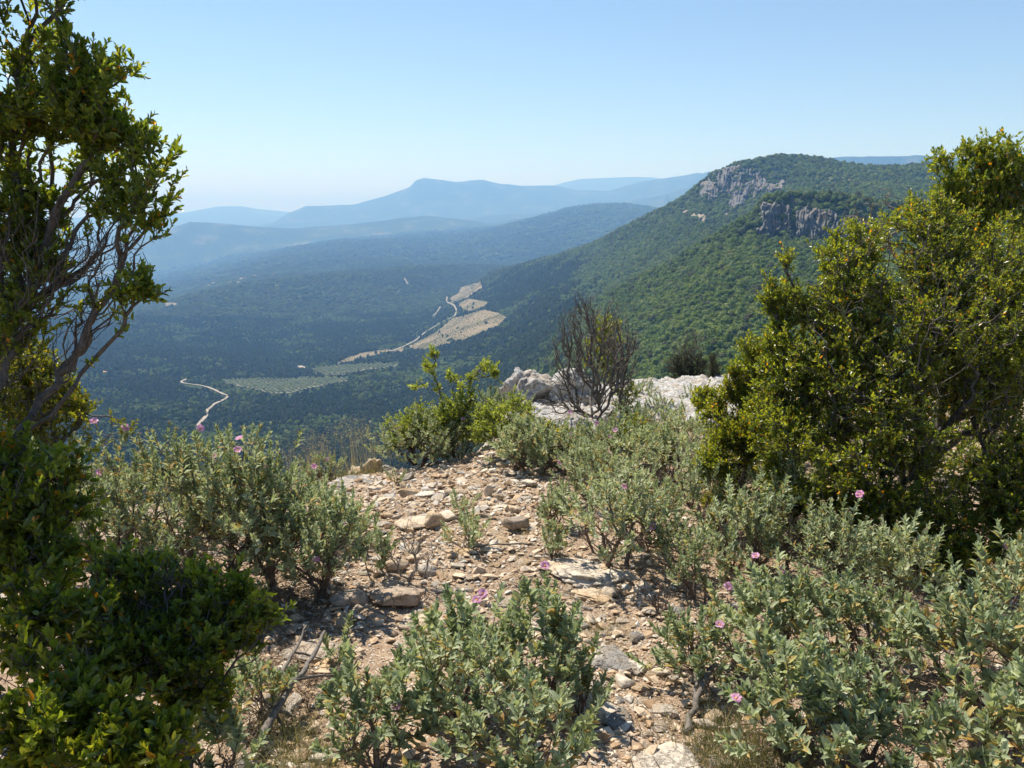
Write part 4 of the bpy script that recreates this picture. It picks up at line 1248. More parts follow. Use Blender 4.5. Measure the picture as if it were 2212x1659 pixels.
# ------------------------------------------------------------------ named rocks
RK = [
 (857,1312,150,62,'long low grey-brown block lying beside the small leafless shrub','rock_dark',3,0.45,0.05,0.2),
 (752,1318,82,58,'angular grey-brown rock half in shade, left of the long low block','rock_dark',4,0.8,0.3,0.2),
 (903,1368,95,52,'smooth peach-coloured slab just below the long low block','rock_orange',5,0.8,0.1,0.3),
 (668,1432,150,72,'large lichen-dark outcrop boulder at the edge of the left oak shade','rock_dark',6,0.8,-0.2,0.4),
 (700,1448,60,30,'peach stone at the foot of the lichen-dark boulder','rock_orange',7,0.7,0.2,0.3),
 (622,1500,52,36,'buff stone between the fallen grey branches','rock_orange',8,0.8,0,0.35),
 (590,1478,30,20,'small buff stone behind the fallen grey branches','rock_pale',9,0.8,0,0.35),
 (1272,1262,178,62,'broad lichened grey boulder flush with the ground right of the flowering bush','rock_pale',10,0.7,0.0,0.5),
 (1278,1300,98,32,'flat warm-toned slab directly below the broad lichened boulder','rock_orange',11,0.8,0.1,0.5),
 (1240,1330,50,20,'small flat slab left of the warm-toned slab','rock_pale',12,0.8,0.1,0.4),
 (905,1140,84,34,'flat cream slab under the orange-brown chunk on the path','rock_pale',13,0.9,0.2,0.2),
 (936,1142,46,48,'upright orange-brown chunk leaning on the flat cream slab','rock_orange',14,0.7,0.5,0.1),
 (968,1122,48,24,'thin white slab behind the orange-brown chunk','rock_pale',15,0.9,0.4,0.2),
 (1120,1146,64,40,'tilted slab with a dark brown face on the right side of the path','rock_dark',16,0.4,-0.3,0.1),
 (1056,1080,22,42,'upright pale standing stone in the middle of the path','rock_pale',17,0.6,0.1,0.1),
 (1076,1084,26,26,'small brown pointed stone right of the standing stone','rock_orange',18,0.8,0.1,0.2),
 (985,1072,64,24,'orange-brown wedge-shaped slab left of the standing stone','rock_orange',19,0.5,0.3,0.2),
 (920,1073,62,17,'long whitish slab across the far path','rock_pale',20,0.5,0.0,0.3),
 (880,1066,46,15,'narrow whitish slab left of the rounded grey stone','rock_pale',21,0.5,0.0,0.3),
 (950,1074,34,16,'rounded grey stone between the whitish slab and the orange wedge','rock_grey',22,0.7,0.0,0.3),
 (1142,1052,38,22,'cream block at the right edge of the far path','rock_pale',23,0.7,0.0,0.2),
 (1108,1046,34,12,'thin dark-edged slab left of the cream block','rock_pale',24,0.6,0.0,0.2),
 (1085,1108,78,26,'wide tan slab in front of the standing stone','rock_orange',25,0.8,0.0,0.35),
 (1114,1110,30,22,'brown chunk at the right end of the wide tan slab','rock_orange',26,0.7,0.2,0.15),
 (1050,1096,42,18,'low orange-tan plate at the foot of the standing stone','rock_orange',27,0.8,0.2,0.3),
 (1020,982,26,24,'small white rock where the path goes over the edge','rock_pale',28,0.7,0.3,0.2),
 (942,1006,52,17,'flat grey plate at the far end of the path','rock_grey',29,0.6,0.2,0.2),
 (805,1098,44,17,'pale plate at the left margin of the far path','rock_pale',30,0.7,0.2,0.3),
 (832,1118,26,16,'tan chip left of the flat cream slab','rock_orange',31,0.7,0.2,0.3),
 (830,1188,50,20,'buff slab beside the grey rock rose in mid path','rock_orange',32,0.7,0.2,0.3),
 (860,1232,50,34,'buff block behind the small leafless shrub','rock_orange',33,0.7,0.2,0.3),
 (922,1240,60,34,'pale block right of the small leafless shrub','rock_pale',34,0.7,0.5,0.3),
 (1315,1448,100,54,'rounded grey boulder with buff stains right of the front bush','rock_grey',35,0.7,0.4,0.35),
 (1375,1452,74,28,'cream slab with a shaded lower edge beside the grey boulder','rock_pale',36,0.6,0.1,0.15),
 (1350,1482,46,22,'triangular cream stone below the cream slab','rock_pale',37,0.8,0.1,0.3),
 (1432,1462,52,20,'pale stone right of the cream slab','rock_pale',38,0.7,0.1,0.3),
 (1282,1562,130,80,'sloping grey outcrop crossed by the shadow of the front bush','rock_pale',39,0.9,0.3,0.4),
 (1425,1690,190,90,'big white slab at the lower end of the path','rock_pale',40,0.7,0.0,0.4),
 (768,1052,150,30,'low grey limestone ledge at the left lip of the path','rock_grey',41,0.8,0.1,0.5),
 (702,1030,44,26,'knob of pinkish rock left of the low ledge','rock_orange',42,0.8,0.1,0.3),
 (770,1012,44,36,'pale knob of rock on the lip by the dry grasses','rock_pale',43,0.8,0.2,0.3),
 (808,1000,50,54,'brown-streaked boulder on the lip under the sapling bushes','rock_orange',44,0.7,0.2,0.3),
 (838,990,40,28,'greyish boulder at the foot of the sapling bushes','rock_grey',45,0.7,0.2,0.3),
 (820,952,34,26,'grey block behind the brown-streaked boulder','rock_grey',46,0.8,0.2,0.3),
 (1132,884,120,122,'white crag with orange lichen at the cliff edge, left of the dead shrub','crag',47,0.9,0.5,0.2),
 (1232,892,112,128,'rounded white crag right behind the dead shrub','crag',52,0.9,-0.4,0.2),
 (1110,930,60,56,'pale rock between the sapling and the dead shrub','crag',49,0.8,0.1,0.3),
 (1175,925,60,40,'pale grey rock in front of the two white crags','crag',50,0.8,0.4,0.3),
 (1918,1328,64,20,'flat grey slab in the dark gap under the right-hand oak','rock_grey',51,0.5,0.1,0.2),
 (1560,1502,52,24,'white slab under the crooked grey stem','rock_pale',53,0.7,0.1,0.3),
 (1500,1440,40,22,'white slab among the right-hand rock roses','rock_pale',54,0.7,0.1,0.3),
 (1625,1050,50,34,'grey rock showing through the right-hand scrub','rock_grey',55,0.7,0.1,0.3),
 (592,1232,40,30,'buff stone seen between the bare stems on the left','rock_orange',56,0.7,0.1,0.3),
 (560,1212,30,16,'round pale stone left of the buff stone between the stems','rock_pale',57,0.7,0.1,0.3),
 (690,1655,60,30,'pale stone at the very bottom, left of the front bush','rock_pale',58,0.7,0.1,0.3),
 (1525,1575,46,26,'white stone beside the foot of the crooked stem','rock_pale',59,0.7,0.6,0.3),
 (1395,1210,34,20,'grey stone right of the broad lichened boulder','rock_grey',60,0.7,0.6,0.3),
 (1000,1200,60,22,'tan slab among the mid-path chips','rock_orange',61,0.7,0.2,0.35),
 (1070,1195,62,24,'whitish slab right of the tan slab in mid path','rock_pale',62,0.7,-0.2,0.35),
]
for r_ in RK:
    u, v, w, h, lab, mt, sd, dp, tl, by = r_
    big = w > 90
    crag = 'crag' in lab or 'ledge' in lab or 'sloping grey' in lab or 'lichen-dark outcrop' in lab or 'broad lichened' in lab or 'knob' in lab or 'boulder' in lab
    rock(u, v, w, h, lab, mt, sd, dp, tilt=(tl * 0.35, tl * 0.25), sub=5 if crag else (4 if big else 3), bury=by, rough=0.20 if crag and 'crag' in lab else (0.14 if crag else (0.09 if big else 0.06)), planes=16)

# weathered limestone pavement behind the dead shrub
def pavement(cu_, cv_, ax, ay):
    c = G(cu_, cv_)
    n = 170
    s = np.linspace(-1.12, 1.12, n)
    A, B = np.meshgrid(s, s, indexing='ij')
    x = c[0] + A * ax + 0.25; y = c[1] + B * ay + 0.6
    z0 = near_z(x, y, False)
    rr_ = np.hypot(A, B) + 0.18 * fbm(x * 1.4, y * 1.4, seed=91)
    fr = 1 - 2 * np.abs(fbm(x * 2.3, y * 1.2, seed=92, oct=4))
    cr = 1 - 2 * np.abs(vnoise(x * 6 + 0.8 * y, y * 3.2, seed=95))
    st_ = vnoise(x * 1.1 + 0.4 * y, y * 2.0, seed=97)
    z = z0 + np.clip((0.93 - rr_) * 1.0, -0.35, 0.10) + 0.05 * fr + 0.03 * cr + 0.05 * np.floor(st_ * 3) / 3 + 0.03 * fbm(x * 12, y * 12, seed=96) + 0.02 * (1 - 2 * np.abs(vnoise(x * 16, y * 9, seed=98)))
    V = np.stack([x, y, z], -1).reshape(-1, 3)
    i = np.arange(n - 1)[:, None]; j = np.arange(n - 1)[None, :]
    f = np.stack([i * n + j, (i + 1) * n + j, (i + 1) * n + j + 1, i * n + j + 1], -1).reshape(-1, 4)
    tag(mesh_np('rock_pavement', V, [f], M['crag']), kind='structure')
pavement(1465, 862, 1.9, 2.9)
pavement(1180, 900, 1.1, 1.9)

# ------------------------------------------------------------------ loose stones, pebbles
PATH = [(640,1060),(760,1010),(900,985),(1060,960),(1160,1000),(1180,1100),(1240,1190),(1400,1250),(1470,1330),(1460,1400),(1520,1450),(1560,1659),(1560,1720),(1230,1720),(1250,1480),(1180,1400),(900,1250),(780,1330),(740,1500),(700,1720),(480,1720),(560,1400),(740,1240),(760,1140)]
def stone_proto(name, seed, sz=(1, 1, 1), mat='pebble', n=15, link=False):
    r = np.random.default_rng(seed)
    bm = bmesh.new()
    p = norm(r.normal(size=(n, 3))) * r.uniform(0.75, 1.0, (n, 1)) * np.array(sz) * 0.5
    for q in p: bm.verts.new(q)
    res = bmesh.ops.convex_hull(bm, input=bm.verts)
    bmesh.ops.delete(bm, geom=[g for g in res['geom_interior'] if isinstance(g, bmesh.types.BMVert)], context='VERTS')
    me = bpy.data.meshes.new(name); bm.to_mesh(me); bm.free()
    me.materials.append(M[mat])
    return me
st = [stone_proto('stone', 100 + i, (1, 0.74, 0.27), ['rock_pale', 'rock_orange', 'rock_pale', 'rock_pale', 'rock_grey', 'rock_orange'][i % 6], 22) for i in range(12)]
lab = {0: 'loose %s stone among many on the far stretch of the path', 1: 'loose %s stone among many on the middle stretch of the path', 2: 'loose %s stone among many right of the front rock roses', 3: 'loose %s stone among many in the dappled shade on the left'}
hue = ['cream', 'buff', 'cream', 'cream', 'grey', 'buff']
cnt = 0; tries = 0
rs = np.random.default_rng(77)
taken = []
while cnt < 285 and tries < 9000:
    tries += 1
    u = rs.uniform(480, 1560); v = 960 + 740 * rs.uniform() ** 0.75
    if not in_poly(np.array(u), np.array(v), PATH): continue
    g = G(u, v)
    dist = math.hypot(g[1], EYE)
    s = float(np.clip(rs.lognormal(math.log(0.105), 0.42), 0.055, 0.30)) * (0.75 + 0.06 * dist)
    if any((g[0] - a) ** 2 + (g[1] - b) ** 2 < (0.45 * (s + c)) ** 2 for a, b, c in taken): continue
    taken.append((g[0], g[1], s))
    si = int(rs.integers(0, 12))
    o = bpy.data.objects.new('stone', st[si])
    C.collection.objects.link(o)
    o.location = (g[0], g[1], float(near_z(g[0], g[1])) + s * 0.035)
    o.rotation_euler = (rs.normal(0, 0.13), rs.normal(0, 0.13), rs.uniform(0, 6.28))
    o.scale = (s, s * rs.uniform(0.8, 1.2), s * rs.uniform(0.7, 1.4))
    k = 3 if (u < 760 and v > 1330) else (0 if v < 1080 else (1 if v < 1300 else 2))
    tag(o, lab[k] % hue[si % 6], 'stone', 'loose stones on the path')
    cnt += 1

PEB = []
for i in range(6):
    o = bpy.data.objects.new('pebble', stone_proto('pebble', 300 + i, (1, 0.8, 0.38), 'pebble', 10)); PEB.append(o)
def pebbles():
    n = 150000
    half = R(37)
    a = rng.uniform(-half, half, n); r = 1.1 + 9.2 * rng.uniform(0, 1, n) ** 0.72
    x, y = np.sin(a) * r, np.cos(a) * r
    z = near_z(x, y)
    u, v = project(x, y, z)
    inp = in_poly(u, v, PATH)
    g = vnoise(x / 0.35, y / 0.35, seed=61)
    k = (rng.uniform(size=n) < np.where(inp, 0.72, 0.30) + 0.3 * g) & (v > 930)
    x, y, z = x[k], y[k], z[k]; n = len(x)
    s = np.clip(rng.lognormal(math.log(0.018), 0.66, n), 0.006, 0.10) * (0.8 + 0.09 * y)
    print('pebbles', n)
    scatter('gravel', np.stack([x, y, z + s * 0.12], -1), s, rng.uniform(0, 1, n), rng.integers(0, 6, n), PEB, tilt=0.25)
pebbles()

# ------------------------------------------------------------------ oaks and other woody plants
gz = lambda x, y: float(near_z(x, y, False)) - 0.03
def wb(u, d):
    p = W(u, 900, d); return np.array([p[0], d, gz(p[0], d)])

LT = [(40,190,3.0,150),(175,190,2.95,105),(255,215,2.9,85),(300,300,2.85,82),(210,330,3.0,120),(60,330,3.1,130),(345,395,2.8,55),(340,470,2.8,58,.7),(270,420,2.9,70),(-120,150,3.0,170),(-110,380,3.1,170),
      (295,605,2.65,55,.8),(330,640,2.65,32),(235,690,2.7,42,.7),(120,420,3.1,90),(-90,620,3.0,140),(170,640,2.8,50,.6),(330,215,2.85,30),(275,130,2.9,30),(150,90,2.95,45),(330,160,2.85,14)]
LB = [(150,560,2.9,160),(230,540,2.85,110),(60,700,2.8,150),(160,640,2.8,110,.7),(100,480,3.0,140),(-60,640,2.9,160),(30,800,2.8,120)]
b0 = np.array([-2.35, 2.95, gz(-2.35, 2.95)])
tr, _ = woody('oak_tree', b0, LT + [(60,-60,3.0,110),(-60,-120,3.0,160),(-250,-60,3.1,200),(-330,250,3.2,170),(100,260,2.95,90),(200,250,2.9,70),(60,450,2.9,60),(30,620,2.8,60),(60,480,3.0,90),(40,700,2.8,80),(110,560,2.9,50),(20,560,3.0,80),(-30,-10,3.1,150),(110,-110,3.1,90)], 3400, 'tall dark holm oak with arching bare inner branches filling the left edge', 'tree', 'oak_leaf', 9, 0.0275, 0.52, 21,
      limbs=[[(-2.15,2.95,0.65), (-1.80,2.9,1.20), (-1.35,2.9,1.62)], [(-2.2,2.9,0.5), (-1.85,2.95,1.2), (-1.55,2.95,1.75)], [(-2.3,2.95,0.8), (-2.0,3.0,1.9)], [(-2.0,2.8,0.6), (-1.5,2.7,1.05)], [(-2.2,2.9,0.7),(-1.7,3.0,1.5),(-1.3,2.9,1.9)]],
      gap=-0.26, nbare=1500, bare_blobs=LB, alpha=0.5, rmax=0.0135, rtip=0.0014, sl=(0.03, 0.08))
tr2, _ = woody('oak_shrub', wb(20, 2.7), [(10,1010,2.6,95),(100,1060,2.5,100),(20,1150,2.5,140),(130,1180,2.45,90),(-80,1100,2.5,150),(60,1280,2.3,110),(150,1330,2.2,100),(40,1400,2.1,90),(150,1000,2.6,40)], 560,
      'dark shaded oak shrub directly under the tall oak at the left edge', 'shrub', 'oak_leaf', 9, 0.034, 0.50, 22, gap=-0.3, nbare=900, alpha=0.35, parts=('branches', 'foliage'), rmax=0.02)
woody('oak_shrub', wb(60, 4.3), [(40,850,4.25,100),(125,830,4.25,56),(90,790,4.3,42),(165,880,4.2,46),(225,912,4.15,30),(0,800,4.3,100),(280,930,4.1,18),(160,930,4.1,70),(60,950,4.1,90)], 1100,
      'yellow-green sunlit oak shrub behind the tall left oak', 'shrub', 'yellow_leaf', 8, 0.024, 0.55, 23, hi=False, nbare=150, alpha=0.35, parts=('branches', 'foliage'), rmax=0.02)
woody('oak_shrub', wb(330, 2.25), [(250,1225,2.35,44),(310,1215,2.35,40),(375,1235,2.3,44),(450,1240,2.3,40),(520,1275,2.25,38),(575,1325,2.2,30),(360,1300,2.3,80),(480,1340,2.2,64),(250,1330,2.2,80),(540,1385,2.2,34),(330,1420,2.15,90),(450,1430,2.1,60),(220,1430,2.1,80),(480,1490,2.1,34),(400,1520,2.05,44)], 800,
      'low dark-green oak shrub in the shade below the left rock roses', 'shrub', 'oak_leaf', 9, 0.028, 0.52, 24, gap=-0.08, nbare=1100, alpha=0.3, parts=('branches', 'foliage'), rmax=0.016)
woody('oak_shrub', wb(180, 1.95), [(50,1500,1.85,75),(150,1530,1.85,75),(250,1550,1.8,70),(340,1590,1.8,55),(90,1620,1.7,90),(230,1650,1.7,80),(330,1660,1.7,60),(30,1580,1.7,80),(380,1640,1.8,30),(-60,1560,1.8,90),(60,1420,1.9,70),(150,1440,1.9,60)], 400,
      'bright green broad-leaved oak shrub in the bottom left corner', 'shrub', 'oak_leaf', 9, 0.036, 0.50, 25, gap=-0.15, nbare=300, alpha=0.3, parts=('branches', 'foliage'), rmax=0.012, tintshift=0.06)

RA = [(1950,560,5.2,105),(2120,600,5.2,140),(1790,590,5.0,72),(1740,665,5.0,66),(1850,690,4.9,115),(2030,740,4.8,160),(1760,790,4.8,100),(2150,830,4.7,130),(1900,880,4.6,140),(1690,880,4.8,80),(1700,950,4.6,80),
      (1990,1010,4.4,140),(2180,1040,4.3,120),(1810,1020,4.4,105),(1870,530,5.1,50),(1668,610,5.0,16),(1700,560,5.0,18),(1745,525,5.1,18),(1800,508,5.1,18),(1655,665,5.0,16),(1670,725,4.9,16),(1840,495,5.2,20),(1665,640,5,22),(1715,610,5.0,42),(1705,690,5.0,46),(1675,780,5.0,46),(1700,640,5.0,40),(1730,850,4.9,60),(2000,470,5.3,60),(1690,740,4.9,40),(2250,700,5.0,150)]
base = wb(2010, 4.9)
woody('oak_shrub', base, [(a[0], a[1], a[2], a[3] * 1.08) for a in RA], 6800, 'large rounded olive-green oak shrub with orange leaves filling the right side', 'shrub', 'oak_leaf', 8, 0.025, 0.52, 31,
      limbs=[[base + [-0.5, 0, 0.6], base + [-1.0, 0.0, 1.0]], [base + [0.1, 0.1, 0.7], base + [0.2, 0.2, 1.5]], [base + [-0.3, 0, 0.9], base + [-0.5, 0.1, 1.5]], [base + [-0.6, -0.2, 0.3], base + [-1.3, -0.2, 0.55]], [base + [0.5, 0.1, 0.7]]],
      sprout=2, nbare=2600, bare_blobs=[(1950,700,4.8,230),(1800,700,4.8,120),(2100,800,4.6,180),(1950,800,4.9,200),(1850,920,4.6,150),(2050,950,4.6,180),(1900,1080,4.4,150),(2080,1150,4.3,120),(1750,900,4.7,90)], alpha=0.3, hi=False, parts=('branches', 'foliage'), rmax=0.022, rtip=0.0016, gap=-0.30, tintshift=0.14)
base = wb(2150, 6.0)
woody('oak_tree', base, [(2110,420,6.0,80),(2170,350,6.0,66),(2110,330,6.0,42),(2030,345,5.9,26),(2050,400,5.9,36),(2085,490,5.9,70),(2200,450,6.0,90),(2230,360,6.0,80),(2040,440,5.9,26)], 1500,
      'taller oak rising above the big right-hand shrub at the frame edge', 'tree', 'oak_leaf', 9, 0.03, 0.52, 32, limbs=[[base + [0.0, 0, 1.0], base + [-0.1, 0, 1.8]], [base + [0.2, 0, 1.2], base + [0.3, 0, 2.0]]],
      nbare=150, alpha=0.3, hi=False, rmax=0.02, tintshift=0.08)
woody('oak_shrub', wb(1590, 5.3), [(1640,760,5.2,36),(1620,830,5.2,56),(1575,870,5.2,46),(1520,860,5.3,30),(1640,900,5.1,66),(1535,895,5.1,30),(1560,940,5.0,40),(1625,960,5.0,46),(1665,800,5.2,36),(1600,735,5.2,8),(1602,755,5.2,10),(1585,800,5.2,16),(1660,980,4.9,44),(1540,1000,4.9,44)], 2000,
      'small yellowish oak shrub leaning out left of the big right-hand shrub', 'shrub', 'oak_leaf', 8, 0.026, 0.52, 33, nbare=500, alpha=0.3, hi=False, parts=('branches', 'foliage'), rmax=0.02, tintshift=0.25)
base = wb(2020, 6.6)
woody('dead_branch_shrub', base, [(1890,470,6.4,70),(1960,455,6.4,40),(1850,480,6.4,30)], 0, 'bare grey dead twigs sticking up behind the right-hand shrub', 'dead shrub', 'oak_leaf', 9, 0.03, 0.5, 34,
      limbs=[[base + [-0.3, 0, 1.1], base + [-0.55, 0, 1.45]], [base + [0, 0, 1.2], base + [-0.3, 0, 1.7]]], nbare=130, alpha=0.25, parts=('branches', 'foliage'), rmax=0.02, rtip=0.0022, bark='dead_bark')

# leafless shrub in front of the white crags, small oak behind it, sapling, juniper
def dead(u, v, blobs, n, label, seed, rtip=0.0016, bark='bark', rmax=0.02, alpha=0.22, nb=2):
    base = G(u, v)
    return woody('dead_shrub', base, blobs, 0, label, 'dead shrub', 'oak_leaf', 9, 0.03, 0.5, seed, nbare=n, bare_blobs=blobs, alpha=alpha, parts=('branches', 'foliage'), rmax=rmax, rtip=rtip, bark=bark, seg=0.07, wob=0.007, dirw=0.5, nbase=nb)
g0 = G(1292, 935)
d0 = g0[1]
dead(1292, 935, [(1290,720,d0,85),(1250,700,d0,52),(1330,740,d0,55),(1225,790,d0,45),(1290,830,d0,85),(1345,800,d0,40),(1255,650,d0,26),(1310,665,d0,32),(1200,860,d0,52),(1215,740,d0,34),(1360,730,d0,26),(1290,760,d0,100)], 2600,
     'tall leafless grey shrub in front of the white crags at the cliff edge', 41, rtip=0.0024, rmax=0.013, alpha=0.36, bark='twig_bark', nb=4)
b_ = wb(1318, d0 + 0.7)
woody('oak_shrub', b_, [(1310,700,d0+.6,28),(1312,740,d0+.6,36),(1320,790,d0+.6,34),(1270,745,d0+.6,14),(1268,780,d0+.6,14),(1345,850,d0+.5,34),(1360,890,d0+.4,30)], 420,
      'slim green oak growing up behind the leafless grey shrub', 'shrub', 'oak_leaf', 8, 0.03, 0.5, 42, alpha=0.3, hi=False, parts=('branches', 'foliage'), rmax=0.02, tintshift=0.12)
g1 = G(985, 975)
woody('sapling', g1, [(935,760,g1[1],14,.7),(928,792,g1[1],20,.7),(945,835,g1[1],18,.7),(900,835,g1[1],13,.7),(1055,790,g1[1],26,.6),(1020,812,g1[1],22,.7),(1005,850,g1[1],28),(985,880,g1[1],38),(960,910,g1[1],44),(1010,910,g1[1],38),(1070,805,g1[1],14),(975,812,g1[1],14)], 470,
      'bright lime-green sapling with open layered twigs on the lip of the path', 'sapling', 'lime_leaf', 8, 0.036, 0.45, 43, alpha=0.3, hi=False, parts=('trunk', 'crown'), rmax=0.012, upb=0.1, tw=1, span=0.05)
g2 = G(1497, 835)
dd = g2[1]
woody('juniper_shrub', g2, [(1490,775,dd,34),(1455,785,dd,22),(1470,800,dd,28),(1510,795,dd,26)], 800, 'dark bushy juniper topped by dead grey twigs on the limestone pavement', 'shrub', 'needle', 12, 0.022, 0.22, 44,
      nbare=260, bare_blobs=[(1485,745,dd,36),(1440,765,dd,26),(1500,730,dd,24)], alpha=0.3, hi=False, parts=('branches', 'foliage'), rmax=0.03, rtip=0.0022)
g3 = G(1543, 838)
woody('juniper_shrub', g3, [(1541,770,g3[1],10),(1542,790,g3[1],14),(1543,808,g3[1],18)], 330, 'narrow pointed little juniper right of the dark bushy one', 'shrub', 'needle', 12, 0.022, 0.22, 45, alpha=0.3, hi=False, parts=('branches', 'foliage'), rmax=0.02, tintshift=0.12)
dead(885, 1262, [(885,1160,G(885,1262)[1],42),(850,1190,G(885,1262)[1],30),(925,1180,G(885,1262)[1],32),(890,1215,G(885,1262)[1],50),(940,1240,G(885,1262)[1],26)], 130,
     'small leafless twisted shrub behind the long low block', 46, rtip=0.0016, rmax=0.012, bark='dead_bark')
for (u_, v_, n_, wd_, ht_, lb_) in [(1420,1120,90,40,90,'leafless grey twigs standing among the mid thicket rock roses'), (1560,1180,90,44,80,'leafless twiggy shrub in the middle of the right-hand thicket'),
        (1700,1250,110,50,110,'leafless brown shrub in front of the shaded oak scrub'), (1280,1190,60,34,90,'thin leafless stems at the right edge of the mid path'),
        (1880,1560,150,80,120,'sprawling bare brown stems in the lower right thicket'), (2040,1480,120,60,120,'bare brown stems under the golden-tinged rock rose'), (1420,1330,60,44,60,'small leafless twigs right of the warm-toned slab')]:
    dd_ = G(u_, v_)[1]
    dead(u_, v_, [(u_, v_ - ht_, dd_, wd_), (u_ - wd_ * 0.6, v_ - ht_ * 0.6, dd_, wd_ * 0.6), (u_ + wd_ * 0.6, v_ - ht_ * 0.7, dd_, wd_ * 0.6)], n_, lb_, 500 + int(u_), rtip=0.0018, rmax=0.010, alpha=0.4, bark='cistus_bark', nb=4)
dead(1640, 1480, [(1600,1420,G(1640,1480)[1],40),(1560,1390,G(1640,1480)[1],30)], 40, 'thin leafless twigs between the right-hand rock roses', 47, rtip=0.0016, rmax=0.01)

